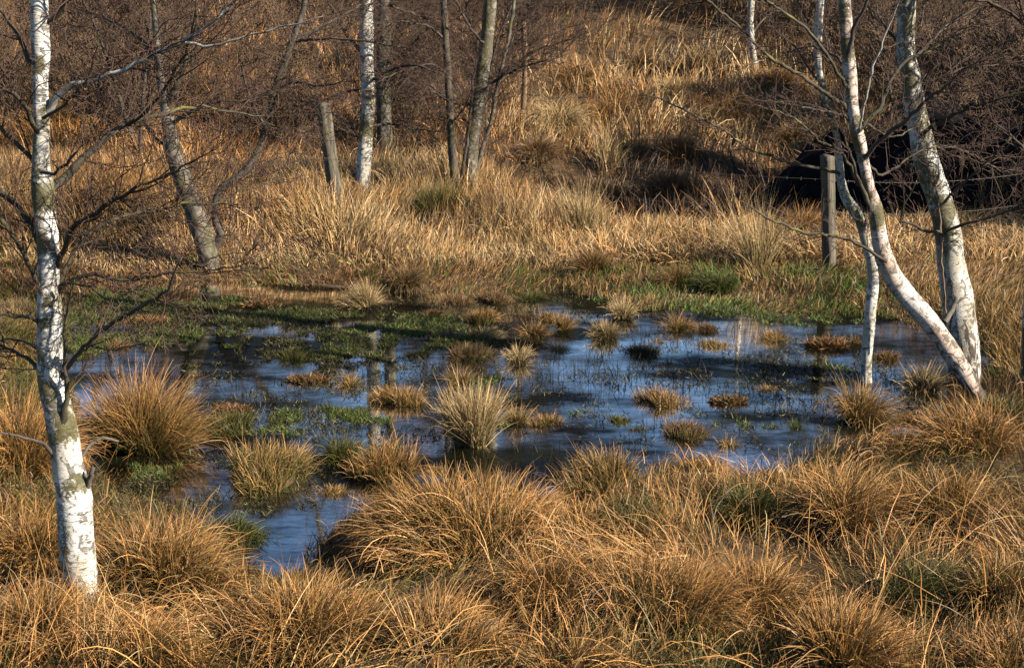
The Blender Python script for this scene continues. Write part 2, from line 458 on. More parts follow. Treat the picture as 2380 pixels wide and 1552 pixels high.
# ------------------------------------------------------------------ tussocks
def tussock_blades(rng, n, rb, L, style, gfrac, spread=1.0, bend=.9, lean=(0, 0), w=.004, S=6, tip=None, upright=0., origin=(0, 0, 0)):
    """blades in wisps round a few root clumps inside radius rb; lean = horizontal pull"""
    nc = int(rng.integers(3, 6)); ca = rng.uniform(0, 6.28, nc); cr = rb * .75 * np.sqrt(rng.uniform(0, 1, nc))
    ck = rng.integers(0, nc, n); crad = rb * rng.uniform(.4, .75, nc)
    rr = np.sqrt(rng.uniform(0, 1, n)); a1 = rng.uniform(0, 2 * math.pi, n)
    bx = cr[ck] * np.cos(ca[ck]) + crad[ck] * rr * np.cos(a1); by = cr[ck] * np.sin(ca[ck]) + crad[ck] * rr * np.sin(a1)
    q = np.hypot(bx, by) / rb
    base = np.stack([bx, by, np.clip(1 - q ** 2, 0, 1) * rb * .26 - .02], -1)
    cl = rng.normal(0, .22, (nc, 2)); cL = rng.uniform(.75, 1.12, nc)
    out = np.stack([bx, by], -1) / rb * spread * .75 + np.stack([np.cos(a1), np.sin(a1)], -1) * (rr * .35 * spread)[:, None] + cl[ck]
    nt_ = max(6, n // 22); tk = rng.integers(0, nt_, n)                    # wisps share a direction
    dirv = out + rng.normal(0, .34, (nt_, 2))[tk] + rng.normal(0, .16, (n, 2)) + np.asarray(lean)[None]
    stray = rng.uniform(0, 1, n) < .15
    dirv = np.where(stray[:, None], rng.normal(0, .9, (n, 2)), dirv)
    az = np.arctan2(dirv[:, 1], dirv[:, 0]); mag = np.hypot(dirv[:, 0], dirv[:, 1])
    phi = np.clip(mag * .66 * (1 - upright), 0, 1.35)
    Ls = L * rng.uniform(.45, 1.1, n) * cL[ck] * np.where(rng.uniform(0, 1, n) < .04, 1.25, 1)
    bd = bend * rng.gamma(2.2, .45, n) * (.5 + .7 * mag) * rng.uniform(.6, 1.4, nt_)[tk]
    bd = np.where(rng.uniform(0, 1, n) < .12, bd + rng.uniform(.4, 1.3, n), bd)
    isg = rng.uniform(0, 1, n) < gfrac
    tb = rng.uniform(.8, 1.2, (nt_, 1))[tk]
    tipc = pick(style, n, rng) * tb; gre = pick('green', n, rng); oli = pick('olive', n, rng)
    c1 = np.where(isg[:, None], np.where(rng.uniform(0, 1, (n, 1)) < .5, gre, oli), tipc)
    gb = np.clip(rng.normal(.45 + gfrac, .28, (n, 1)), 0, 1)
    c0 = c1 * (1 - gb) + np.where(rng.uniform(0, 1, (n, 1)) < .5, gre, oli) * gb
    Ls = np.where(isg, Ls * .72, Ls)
    return blades(base, az, phi, bd, Ls, w * rng.uniform(.6, 1.4, n), c0, c1, S, rng), isg

def split_blades(V, F, C, sel, S):
    n = len(sel); k = (S + 1) * 2
    keep = np.repeat(sel, k); idx = np.cumsum(keep) - 1
    fk = np.repeat(sel, S)
    return V[keep], idx[F[fk]], C[keep]

def dome(rb, h, rng, mat_name='mound'):
    k, m_ = 14, 6
    V = [[0, 0, h]]
    for i in range(1, m_ + 1):
        ph = i / m_ * math.pi * .55
        for j in range(k):
            th = j / k * 2 * math.pi
            q = rb * (1 + .14 * rng.normal())
            V.append([q * math.sin(ph) * math.cos(th), q * math.sin(ph) * math.sin(th), h * math.cos(ph) * (1 + .1 * rng.normal())])
    F3 = [[0, 1 + j, 1 + (j + 1) % k] for j in range(k)]
    F4 = [[1 + i * k + j, 1 + (i + 1) * k + j, 1 + (i + 1) * k + (j + 1) % k, 1 + i * k + (j + 1) % k] for i in range(m_ - 1) for j in range(k)]
    return np.array(V), np.array(F4), np.array(F3)

def tussock(X, Yb, Wp, Hp, style, gfrac, label, n=None, spread=1.0, bend=.9, lean=(0, 0), upright=0., w=.0042, group=None, name="grass_tussock", seed=0, lift=0.0, broad=False):
    rng = np.random.default_rng(int(X * 7 + Yb * 13 + seed))
    p = at_ground(X, Yb)
    s = px_per_m(p[1])
    wm, hm = Wp / s * (1.04 if broad else 1), Hp / s
    rb = max(.05, wm * (.44 if broad else .27))
    p = p + np.array([0, rb * (.45 if broad else .8), 0]); p[2] = max(float(height(p[0], p[1])), -.03) + lift
    L = max(hm * 1.05, wm * .36)
    if broad: L = max(hm * .80, wm * .20); spread, upright, bend = spread * .62, max(upright, .22), bend * .8
    if n is None: n = int(np.clip((2300 if broad else 1150) * (wm * hm / .10) ** .75, 420 if broad else 260, 4200))
    wv = max(w, .40 / (s * PS))          # far blades are built a little broader, as bundles
    S = 5 if hm < .3 else 7
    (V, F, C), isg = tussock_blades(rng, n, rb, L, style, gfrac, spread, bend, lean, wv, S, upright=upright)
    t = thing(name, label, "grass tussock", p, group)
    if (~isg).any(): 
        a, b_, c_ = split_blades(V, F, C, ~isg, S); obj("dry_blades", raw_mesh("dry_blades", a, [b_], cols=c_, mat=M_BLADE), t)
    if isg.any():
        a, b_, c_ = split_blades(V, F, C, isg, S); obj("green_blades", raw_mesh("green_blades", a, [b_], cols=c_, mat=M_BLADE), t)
    Vd, F4, F3 = dome(rb * .72, rb * .40, rng); Vd[:, 2] -= .04
    obj("root_mound", raw_mesh("root_mound", Vd, [F4, F3], smooth=True, mat=M_GROUND), t)
    return t

def mat_tussock(X, Yb, Wp, Hp, style, gfrac, label, group=None):
    """a low drowned mat of blades lying on the water"""
    rng = np.random.default_rng(int(X * 3 + Yb * 5))
    p = at_ground(X, Yb); s = px_per_m(p[1]); wm = Wp / s; n = int(500 + 2600 * wm)
    a = rng.uniform(0, 2 * math.pi, n); q = np.sqrt(rng.uniform(0, 1, n))
    base = np.stack([wm * .5 * q * np.cos(a), wm * .28 * q * np.sin(a), rng.uniform(-.01, .03, n) * (1.2 - q)], -1)
    g = rng.uniform(0, 1, n) < gfrac
    c = np.where(g[:, None], pick('green', n, rng), pick(style, n, rng))
    V, F, C = blades(base, rng.uniform(0, 2 * math.pi, n), rng.uniform(.5, 1.6, n), rng.uniform(0, .6, n), rng.uniform(.04, .12, n) * (Hp / 24),
                     np.full(n, max(.005, .8 / (s * PS))), c * .8, c, 4, rng)
    t = thing("sedge_mat", label, "grass mat", p, group)
    obj("blades", raw_mesh("blades", V, [F], cols=C, mat=M_BLADE), t)
    Vd, F4, F3 = dome(1.0, 1.0, rng); Vd = Vd * [wm * .42, wm * .24, .035]; Vd[:, 2] -= .02
    obj("root_mound", raw_mesh("root_mound", Vd, [F4, F3], smooth=True, mat=M_GROUND), t)
    return t

PT = "tussocks standing in the pool"
for X, Y, w_, h_, st, gf, lab, kw in [
    (852, 712, 74, 62, 'pale', .05, "pale straw fan tussock leaning left at the far water edge", dict(lean=(-.5, 0), bend=.3)),
    (1058, 706, 70, 40, 'brown', .1, "dark brown mound tussock close to the far shore, just left of one with pale stalks", {}),
    (1143, 708, 84, 44, 'brown', .15, "brown tussock with pale upright stalks near the far shore", dict(upright=.4)),
    (1122, 752, 88, 48, 'gold', .2, "ragged golden brown tussock directly behind a pale combed-over one", {}),
    (1132, 786, 74, 40, 'pale', .05, "pale tussock with all its blades combed over to the right", dict(lean=(.9, -.2), bend=1.2)),
    (1003, 737, 74, 28, 'rust', .2, "sparse low brown tussock in weedy water by the far shore", {}),
    (1235, 783, 78, 50, 'gold', .1, "round golden brown tussock between the combed-over one and open blue water", {}),
    (1308, 768, 46, 54, 'gold', .15, "narrow upright golden tussock touching a flat brown one", dict(upright=.5)),
    (1270, 745, 66, 32, 'brown', .1, "flat brown tussock behind the narrow upright golden one", {}),
    (1402, 789, 104, 62, 'pale', .35, "large pale tussock with a bright green skirt in blue water", dict(upright=.3)),
    (1452, 742, 66, 58, 'pale', .05, "pale tussock with one tall spike by the green shore", dict(upright=.4)),
    (1578, 768, 74, 54, 'gold', .2, "golden tussock with a raised tuft on its right side", dict(lean=(.2, 0))),
    (1646, 772, 76, 32, 'brown', .1, "low brown tussock bristling with pale stalks on greyish water", {}),
    (1300, 817, 54, 36, 'gold', .05, "small gold tussock at the left rim of the brightest blue water", {}),
    (1202, 846, 60, 54, 'pale', .05, "small pale-topped tussock alone in dark water mid pool", dict(upright=.3)),
    (1085, 838, 96, 54, 'brown', .2, "wide sparse brown tussock in dark water left of the pale-topped one", dict(upright=.2)),
    (1487, 826, 78, 40, 'dark', 0., "almost black tussock in the brightest blue water", {}),
    (1526, 796, 34, 22, 'gold', .0, "tiny gold tuft beside the almost black tussock", {}),
    (1658, 807, 90, 30, 'gold', .3, "low tussock with green tips in greyish water", {}),
    (1800, 793, 74, 40, 'brown', .1, "brown tussock right of the low green-tipped one", {}),
    (1985, 802, 44, 36, 'brown', .1, "small brown tussock just left of the thin white birch stem", {}),
    (2062, 840, 78, 38, 'rust', .1, "orange brown tussock between thin birch stem and leaning birch", {}),
    (1072, 895, 84, 50, 'brown', .25, "brown tussock with a green tuft behind the big pale fan", {}),
    (815, 898, 66, 44, 'gold', .1, "small golden dome tussock beside a flat rust mat", {}),
    (927, 940, 132, 52, 'gold', .05, "smooth golden dome tussock behind a strip of bright green weed", dict(bend=1.3)),
    (1112, 1048, 190, 145, 'pale', .02, "tall pale fan tussock standing mid pool, largest in the water", dict(upright=.38, bend=.3, n=3800, lean=(-.15, 0), spread=.8)),
    (1205, 985, 66, 58, 'gold', .25, "rounded gold and green tussock tucked behind the tall pale fan", {}),
    (1277, 990, 74, 42, 'brown', .3, "small brown tussock right of the tall pale fan", {}),
    (1535, 944, 122, 58, 'gold', .05, "golden dome tussock alone in the blue water", dict(n=1300)),
    (1786, 908, 54, 24, 'gold', .1, "lone small gold tuft on slate-coloured water", {}),
    (1435, 985, 76, 34, 'olive', .6, "dark green sparse sedge tuft below the lone golden dome", dict(upright=.3)),
    (1482, 1002, 70, 26, 'dark', .5, "small blackish green sedge tuft in bright blue water", {}),
    (1587, 1020, 112, 58, 'brown', .3, "brown tussock drooping toward the foreground bank", {}),
    (1696, 1040, 60, 40, 'gold', .3, "small round gold tussock near the foreground bank", dict(bend=1.3)),
    (1990, 985, 175, 112, 'brown', .1, "large brown tussock at the foot of the thin white birch stem", dict(bend=1.1)),
    (2150, 912, 84, 78, 'pale', .05, "upright pale tussock under the leaning birch", dict(upright=.2)),
    (545, 1008, 142, 64, 'olive', .45, "green and gold tussock with a rust mat behind it", {}),
    (600, 1132, 280, 104, 'gold', .4, "broad golden green tussock, widest of those in the near water", dict(n=2600)),
    (795, 1075, 125, 85, 'olive', .5, "dark green tussock behind the arching golden one", {}),
    (872, 1112, 205, 112, 'straw', .25, "arching straw tussock on the near edge of the pool", dict(n=1900)),
    (766, 1150, 84, 40, 'gold', .3, "small low gold tussock in the narrow inlet", {}),
    (1017, 1100, 84, 36, 'gold', .3, "small low tussock at the bank left of the tall pale fan", {}),
    (320, 1068, 300, 185, 'straw', .2, "huge upright tussock in water right of the white birch trunk", dict(n=4200, upright=.25, bend=.5)),
    (1420, 1130, 230, 115, 'gold', .3, "big golden green tussock at the tip of the foreground bank", dict(n=2400)),
    (1600, 1118, 190, 74, 'straw', .3, "tussock whose long straw blades arch over to the right", dict(lean=(.9, -.2), bend=1.2, n=1500)),
    (265, 810, 76, 30, 'rust', .1, "rust brown tussock near the white birch trunk", {}),
    (678, 835, 96, 46, 'olive', .4, "dark tussock beside a patch of bright green weed", {}),
    (602, 758, 64, 30, 'dark', .3, "dark low tussock in the weedy corner of the pool", {}),
    (500, 724, 76, 26, 'olive', .5, "green brown low tussock below the leaning grey tree", {}),
    (40, 742, 96, 50, 'pale', .1, "pale fan tussock partly behind the branches of the left birch", dict(lean=(.4, 0), bend=.3)),
    (452, 878, 46, 22, 'gold', .5, "tiny yellow green tuft above the huge upright tussock", {}),
    (1240, 700, 60, 34, 'olive', .4, "small olive tuft in the water at the far green shore", {}),
]:
    st = 'gold' if st == 'brown' and (X + Y) % 3 else st
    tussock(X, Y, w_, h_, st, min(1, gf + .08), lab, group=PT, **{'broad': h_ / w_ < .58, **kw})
MT = "flat sedge mats lying on the water"
for X, Y, w_, h_, st, gf, lab in [
    (715, 886, 90, 16, 'rust', .1, "flat rust mat on blue water left of the small golden dome"),
    (540, 958, 90, 16, 'rust', .05, "flat rust mat behind the green and gold tussock"),
    (345, 747, 100, 14, 'rust', .1, "long thin rust mat in the weedy corner beneath a dark birch branch"),
    (603, 712, 66, 18, 'rust', .2, "small rust mat close to the far shore below the leaning tree"),
    (1692, 937, 84, 15, 'rust', .3, "thin rust mat right of the lone golden dome"),
    (1922, 805, 92, 26, 'rust', .1, "orange brown mat left of the thin white birch stem"),
    (2150, 978, 120, 20, 'rust', .2, "rust mat beyond the large brown tussock under the leaning birch"),
]:
    mat_tussock(X, Y, w_, h_, st, gf, lab, MT)

FT = "big tussocks of the foreground bank"
for X, Y, w_, h_, st, gf, lab, kw in [
    (1050, 1310, 520, 255, 'straw', .2, "big straw tussock at the head of the inlet with long blades over the water", dict(lean=(-.3, .1), n=4200)),
    (720, 1545, 460, 235, 'straw', .1, "long-haired orange straw tussock right of the birch base, blades combed sideways", dict(lean=(.35, .15), bend=1.1)),
    (360, 1400, 400, 245, 'straw', .25, "spreading straw tussock right behind the base of the white birch", dict(lean=(.35, 0))),
    (55, 1120, 240, 260, 'straw', .15, "tall orange tussock on the bank left of the white birch trunk", dict(upright=.2)),
    (60, 1330, 280, 210, 'straw', .2, "rough straw tussock beside the lower white trunk, left of it", {}),
    (70, 1530, 330, 200, 'straw', .15, "drooping straw tussock in front of the birch, left of its base", dict(lean=(.3, -.2), bend=1.2)),
    (300, 1590, 380, 170, 'straw', .3, "low straw tussock in front of the birch base with a dark hollow below", {}),
    (1010, 1560, 380, 210, 'straw', .12, "dense straw tussock before the one at the inlet head", {}),
    (1270, 1450, 360, 215, 'straw', .12, "straw tussock between the inlet head and the thick middle clump", {}),
    (1560, 1500, 430, 270, 'straw', .1, "thick upright straw clump in the middle of the bank", dict(upright=.2)),
    (1790, 1470, 360, 230, 'straw', .15, "thick straw clump adjoining the upright middle one on its right", dict(upright=.15)),
    (1960, 1260, 330, 220, 'straw', .15, "straw tussock on the bank before the foot of the thin birch stem", dict(lean=(.05, .1))),
    (2200, 1250, 380, 200, 'straw', .3, "wide tangled tussock on the bank before the leaning birch", dict(lean=(-.3, -.1))),
    (2130, 1440, 330, 190, 'olive', .35, "darker olive tussock with a black hollow behind it", {}),
    (1960, 1590, 390, 230, 'straw', .08, "bright straw tussock fanning toward the viewer at the frame bottom", dict(lean=(.25, .15), bend=.6)),
    (2340, 1430, 280, 210, 'gold', .25, "golden brown tussock at the frame edge below the birches", {}),
    (2340, 1600, 280, 170, 'straw', .2, "straw tussock in the corner of the bank below a green hollow", {}),
    (1320, 1620, 330, 190, 'straw', .3, "straw tussock at the frame bottom with green shoots at its base", {}),
    (1640, 1640, 330, 160, 'olive', .3, "low olive tussock at the frame bottom under the middle clump", {}),
    (2265, 1060, 260, 165, 'straw', .15, "upright straw grass tussock hiding the foot of the leaning birch", dict(upright=.25, lean=(-.25, 0))),
    (2100, 1060, 170, 60, 'straw', .3, "low straw tussock at the small pool below the birches", {}),
    (1480, 1260, 260, 110, 'olive', .45, "greenish tussock on the bank behind the upright middle clump", {}),
    (1730, 1230, 260, 120, 'olive', .4, "mixed green and straw tussock behind the clump on the bank", {}),
    (560, 1262, 230, 110, 'green', .75, "deep green grass tussock at the mouth of the narrow inlet", {}),
    (2330, 985, 160, 90, 'olive', .4, "yellow green tussock right of the leaning birch foot", {}),
]:
    lr = np.random.default_rng(int(X + Y)); kw = {'lean': tuple(lr.normal(0, .36, 2)), 'bend': float(lr.uniform(1.0, 1.6)), **kw}
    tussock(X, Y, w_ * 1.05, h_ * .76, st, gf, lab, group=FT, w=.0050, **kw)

BT = "tall tussocks of the far bank"
for X, Y, w_, h_, st, gf, lab, kw in [
    (940, 672, 95, 66, 'brown', .3, "brown tussock with yellow green blades on the muddy far shore", {}),
    (1670, 684, 140, 68, 'lush', .9, "bright green lush tussock on the far shore", dict(bend=1.2)),
    (1575, 672, 76, 64, 'rust', .2, "brown domed tussock left of the lush green one", dict(bend=1.1)),
    (1385, 640, 84, 70, 'rust', .1, "rusty domed tussock with a dark hollow on the far shore", dict(bend=1.1)),
    (1035, 535, 170, 110, 'olive', .45, "olive green rush tussock in the straw below the forked tree", dict(upright=.35, bend=.2)),
    (1768, 632, 130, 215, 'pale', .03, "tall reed-like straw tussock left of the right fence post", dict(upright=.3, bend=.2, n=520, lean=(-.2, 0))),
    (1360, 560, 120, 130, 'pale', .05, "upright pale bunch standing above the flattened straw", dict(upright=.35, bend=.3, n=900)),
    (925, 470, 110, 120, 'pale', .02, "stiff pale reed tussock beside the white middle birch", dict(upright=.5, bend=.15, n=900)),
    (1190, 570, 150, 120, 'pale', .03, "pale rounded tussock in front of the forked tree", dict(bend=.6, n=1200)),
    (1560, 490, 150, 110, 'brown', .05, "dim brown tussock beside the ditch behind the flattened straw", dict(upright=.2)),
    (1420, 490, 120, 70, 'brown', .05, "arching brown tussock overhanging the dark ditch", dict(bend=1.3)),
    (1870, 560, 110, 80, 'straw', .02, "domed straw tussock against the black peat heap", dict(bend=1.1)),
]:
    tussock(X, Y, w_, h_, st, gf, lab, group=BT, **kw)

HT = "straw mounds on the hillside"
for X, Y, w_, h_, st, gf, lab, kw in [
    (1290, 318, 190, 90, 'pale', .0, "pale straw mound on the slope nearest the thin double stemmed tree", dict(lean=(-.3, -.2))),
    (1440, 288, 190, 80, 'straw', .0, "bright arched straw mound in the middle of the slope", dict(lean=(.3, -.3))),
    (1560, 240, 140, 60, 'pale', .0, "pale straw mound with a dark gap below it, upper slope", dict(lean=(.2, -.3))),
    (1720, 312, 230, 64, 'straw', .0, "wide combed straw mound above the dark ditch", dict(lean=(.6, -.2))),
    (1860, 350, 180, 70, 'straw', .0, "straw mound beside the kinked birch stem and the right fence post", dict(lean=(.4, -.2))),
    (1330, 215, 170, 60, 'straw', .05, "flattish straw mound below a dark hollow on the upper slope", dict(lean=(-.2, -.2))),
    (1480, 175, 140, 50, 'brown', .0, "brown straw mound high on the slope", {}),
    (1625, 185, 150, 60, 'pale', .0, "pale mound of upright straw high on the slope", dict(upright=.2)),
    (1250, 385, 150, 66, 'brown', .0, "brown mound of grass at the ditch edge behind the forked tree", {}),
    (1810, 240, 170, 60, 'straw', .0, "straw mound under the small distant birch stem", {}),
    (1590, 400, 130, 80, 'brown', .0, "brown upright grass bunch in the dark ditch", dict(upright=.35)),
    (1410, 400, 90, 110, 'pale', .0, "sparse pale upright stalks in the shaded ditch", dict(upright=.5, n=240)),
]:
    up_ = 'upright' in kw
    tussock(X, Y, w_ * 1.1, h_ * (1 if up_ else .72), st, gf, lab, group=HT, bend=.4 if up_ else 1.7, spread=1.0 if up_ else 1.6, n=None if 'n' in kw else 2200, **kw) if 'n' not in kw else tussock(X, Y, w_, h_, st, gf, lab, group=HT, bend=.4, **kw)

# ------------------------------------------------------------------ uncountable grass
def grass(name, label, xs, ys, n, keep, length, style_fn, w, phi=.45, bend=.8, S=5, seed=0, comb=.8, cscale=1.3, lowz=0.0, zr=0.0):
    rng = np.random.default_rng(100 + seed)
    x, y = rng.uniform(*xs, n), rng.uniform(*ys, n)
    k = keep(x, y, rng); x, y = x[k], y[k]; n = len(x)
    z = np.maximum(height(x, y), lowz)
    f = lambda s, c: N4(x + s, y - s, cscale) * c
    dv = np.stack([f(0, comb), f(31.7, comb)], -1) + rng.normal(0, .4, (n, 2))
    az = np.arctan2(dv[:, 1], dv[:, 0]); mg = np.hypot(dv[:, 0], dv[:, 1])
    L = length(x, y, rng)
    c0, c1 = style_fn(x, y, rng)
    V, F, C = blades(np.stack([x, y, z - .01 + rng.uniform(0, 1, n) ** 2 * zr], -1), az, np.clip(mg * phi, 0, 1.45), bend * rng.gamma(2.5, .4, n) * (.5 + mg * .6), L,
                     w * rng.uniform(.6, 1.4, n), c0, c1, S, rng)
    o = obj(name, raw_mesh(name, V, [F], cols=C, mat=M_BLADE))
    return tag(o, label, "grass", kind="stuff")

def two(rng, n, w, a, b, base='olive', gb=.35):
    ca, cb = pick(a, n, rng), pick(b, n, rng)
    c1 = np.where((rng.uniform(0, 1, n) < w)[:, None], cb, ca)
    g = np.clip(rng.normal(gb, .25, (n, 1)), 0, 1)
    return c1 * (1 - g) + pick(base, n, rng) * g, c1

def fan(x, y):                             # inside what the lens and a step to the side could see
    return np.abs(x) < y * .33 + 1.6

# the foreground bank
grass("grass", "tangled straw and green grass between the tussocks of the near bank", (-6, 6.8), (7.6, 15.5), 140000,
      lambda x, y, r: (pond_dist(x, y) > .03) & fan(x, y) & (r.uniform(0, 1, len(x)) < .45 + .6 * sm(-.5, .4, N1(x, y, .8))),
      lambda x, y, r: (.30 + .16 * N2(x, y, .7)) * r.uniform(.5, 1.25, len(x)) * (.3 + .7 * sm(.15, 1.6, pond_dist(x, y))),
      lambda x, y, r: two(r, len(x), .25 + .6 * sm(-.1, .5, N3(x, y, .9)), 'straw', 'olive', 'green', gb=.38), .0046, phi=.8, bend=1.2, S=5, seed=1, comb=1.1, cscale=.9)
grass("straw", "long lodged straw blades lying over the hollows of the near bank", (-6, 6.8), (7.6, 14.0), 72000,
      lambda x, y, r: (pond_dist(x, y) > .45) & fan(x, y) & (r.uniform(0, 1, len(x)) < .06 + .95 * sm(-.15, .35, N2(x, y, .75))),
      lambda x, y, r: (.52 + .16 * N1(x, y, .9)) * r.uniform(.5, 1.2, len(x)) * (.3 + .7 * sm(.6, 2.3, pond_dist(x, y))),
      lambda x, y, r: two(r, len(x), .14, 'straw', 'pale', gb=.12), .0043, phi=.8, bend=1.0, S=6, seed=21, comb=1.5, cscale=.75, zr=.22)
# far shore sward
def sward_style(x, y, r):
    n = len(x); e = 1 - sm(.3, 1.3, pond_dist(x, y))
    gr = sm(-.6, .6, x) * (1 - sm(3.7, 4.6, x)) * (1 - sm(18.2, 19.0, y)) * (.25 + .75 * sm(-.4, .25, N3(x, y, .45)))
    gr = np.maximum(gr, .35 * sm(0, .4, N2(x, y, .4)))
    a, b = two(r, n, .4, 'brown', 'gold', gb=.35)
    rust = (r.uniform(0, 1, n) < .45 * e * (1 - sm(-.5, 1, x)))[:, None]; rc = pick('rust', n, r)
    a, b = np.where(rust, rc * .7, a), np.where(rust, rc, b)
    g = (r.uniform(0, 1, n) < .9 * gr)[:, None]
    lush = np.where((r.uniform(0, 1, n) < .45)[:, None], pick('lush', n, r), pick('olive', n, r) * 1.3)
    pale = (r.uniform(0, 1, n) < .75 * sm(18.5, 19.1, y) * (1 - sm(1.0, 1.6, x)))[:, None]
    pc = pick('pale', n, r)
    return np.where(g, lush * .9, np.where(pale, pc * .8, a)), np.where(g, lush, np.where(pale, pc, b))
grass("short_grass", "short brown and green sward along the far shore of the pool", (-8, 9), (15.6, 20.2), 150000,
      lambda x, y, r: (pond_dist(x, y) > -.10 + .2 * N1(x, y, .5)) & fan(x, y),
      lambda x, y, r: (.085 + .05 * sm(.1, .9, pond_dist(x, y)) + .05 * N2(x, y, .35)) * r.uniform(.5, 1.4, len(x)), sward_style, .0078, phi=.75, bend=.9, S=3, seed=2)
# right side of the pool
grass("short_grass", "brown green grass on the wet ground behind the right hand birches", (4.2, 8), (12.5, 17.6), 30000,
      lambda x, y, r: (pond_dist(x, y) > .0) & fan(x, y),
      lambda x, y, r: (.16 + .07 * N2(x, y, .6)) * r.uniform(.5, 1.4, len(x)),
      lambda x, y, r: two(r, len(x), .22, 'gold', 'olive', gb=.4), .0062, phi=.7, S=4, seed=3)
# tall straw of the far bank
def bank_len(x, y, r):
    left = 1 - sm(.2, 1.2, x)
    return (.24 + .26 * left * sm(19.0, 20.3, y) + .08 * sm(19.2, 20, y) + .16 * N2(x, y, .8)) * r.uniform(.55, 1.15, len(x))
grass("short_grass", "short green and brown grass fringing the near edge of the pool", (-5, 6), (8, 15.5), 90000,
      lambda x, y, r: (pond_dist(x, y) > -.06 + .1 * N1(x, y, .3)) & (pond_dist(x, y) < 1.0) & fan(x, y) & (y < 14.6),
      lambda x, y, r: (.12 + .06 * N2(x, y, .5)) * r.uniform(.5, 1.4, len(x)),
      lambda x, y, r: two(r, len(x), .5 + .5 * N3(x, y, .5), 'brown', 'olive', 'green', gb=.4), .0050, phi=.7, S=4, seed=31)
grass("marsh_grass", "dark green marsh grass closing the pool behind the front birch", (-9, -2.8), (12.6, 17.6), 70000,
      lambda x, y, r: (pond_dist(x, y) > -.12 + .18 * N1(x, y, .35)) & (np.abs(x) < y * .36 + 1.2),
      lambda x, y, r: (.11 + .06 * N2(x, y, .5)) * r.uniform(.5, 1.4, len(x)),
      lambda x, y, r: two(r, len(x), .45 + .5 * N3(x, y, .5), 'olive', 'green', 'brown', gb=.3), .0060, phi=.75, S=3, seed=33)
def meadow_style(x, y, r):
    n = len(x); a, b = two(r, n, .28 + .4 * N1(x, y, .9) + .3 * sm(-2, -4.5, x), 'pale', 'straw', 'gold', .18)
    d = (r.uniform(0, 1, n) < .5 * sm(-.05, .5, N2(x, y * 1.5, .8) + .25 * sm(-1.5, -5, x)))[:, None]; k = pick('brown', n, r)
    return np.where(d, k * .8, a), np.where(d, k, b)
grass("straw", "tall pale straw standing along the bank beyond the pool", (-8.5, 1.2), (18.9, 23.2), 100000,
      lambda x, y, r: fan(x, y) & (y > 19.0 + .3 * N1(x, y, .7) + .5 * sm(-3, -6, x)) & (r.uniform(0, 1, len(x)) < .35 + .8 * sm(-.5, .4, N3(x, y, .6))), bank_len,
      lambda x, y, r: meadow_style(x, y, r), .0085, phi=.5, bend=.6, S=5, seed=4, comb=.9, cscale=.8)
grass("straw", "flattened reddish straw drooping over the bank behind the right fence post", (.4, 9.5), (18.9, 21.9), 66000,
      lambda x, y, r: fan(x, y) & (r.uniform(0, 1, len(x)) < .35 + .8 * sm(-.5, .4, N3(x, y, .5))),
      lambda x, y, r: (.34 + .12 * N2(x, y, .6)) * r.uniform(.5, 1.15, len(x)),
      lambda x, y, r: two(r, len(x), .62, 'straw', 'pale', 'brown', .2), .0085, phi=.95, bend=1.2, S=5, seed=5, comb=1.1, cscale=.7)
# ditch and hillside
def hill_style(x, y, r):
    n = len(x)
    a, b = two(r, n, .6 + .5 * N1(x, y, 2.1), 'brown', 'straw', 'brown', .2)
    d = (r.uniform(0, 1, n) < .85 * sm(.05, .5, N3(x + 7, y * .7, 1.5)) + .85 * sm(-.4, .4, x) * sm(21.4, 22.0, y) * (1 - sm(25.5, 27.2, y)))[:, None]  # random dark clumps, plus the ditch's shade painted into the grass colour
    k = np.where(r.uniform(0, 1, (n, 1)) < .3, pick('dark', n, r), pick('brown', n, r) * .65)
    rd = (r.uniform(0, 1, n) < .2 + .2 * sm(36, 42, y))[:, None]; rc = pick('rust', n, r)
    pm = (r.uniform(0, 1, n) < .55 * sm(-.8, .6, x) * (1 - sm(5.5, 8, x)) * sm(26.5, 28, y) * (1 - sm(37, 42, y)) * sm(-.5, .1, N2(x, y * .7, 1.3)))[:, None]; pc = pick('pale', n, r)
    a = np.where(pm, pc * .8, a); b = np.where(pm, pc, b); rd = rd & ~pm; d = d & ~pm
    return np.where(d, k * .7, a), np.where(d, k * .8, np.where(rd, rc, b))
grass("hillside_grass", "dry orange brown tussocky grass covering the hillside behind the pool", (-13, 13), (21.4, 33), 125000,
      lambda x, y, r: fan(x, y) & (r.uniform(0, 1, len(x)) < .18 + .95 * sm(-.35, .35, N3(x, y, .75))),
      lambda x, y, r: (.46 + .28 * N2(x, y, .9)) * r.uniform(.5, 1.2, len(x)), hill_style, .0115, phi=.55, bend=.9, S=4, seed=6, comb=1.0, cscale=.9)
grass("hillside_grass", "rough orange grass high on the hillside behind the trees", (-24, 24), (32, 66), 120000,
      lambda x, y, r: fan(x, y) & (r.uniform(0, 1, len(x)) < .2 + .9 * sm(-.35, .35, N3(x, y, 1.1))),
      lambda x, y, r: (.62 + .3 * N2(x, y, 1.4)) * r.uniform(.5, 1.2, len(x)), hill_style, .02, phi=.5, bend=.8, S=3, seed=7, comb=.9, cscale=1.2)

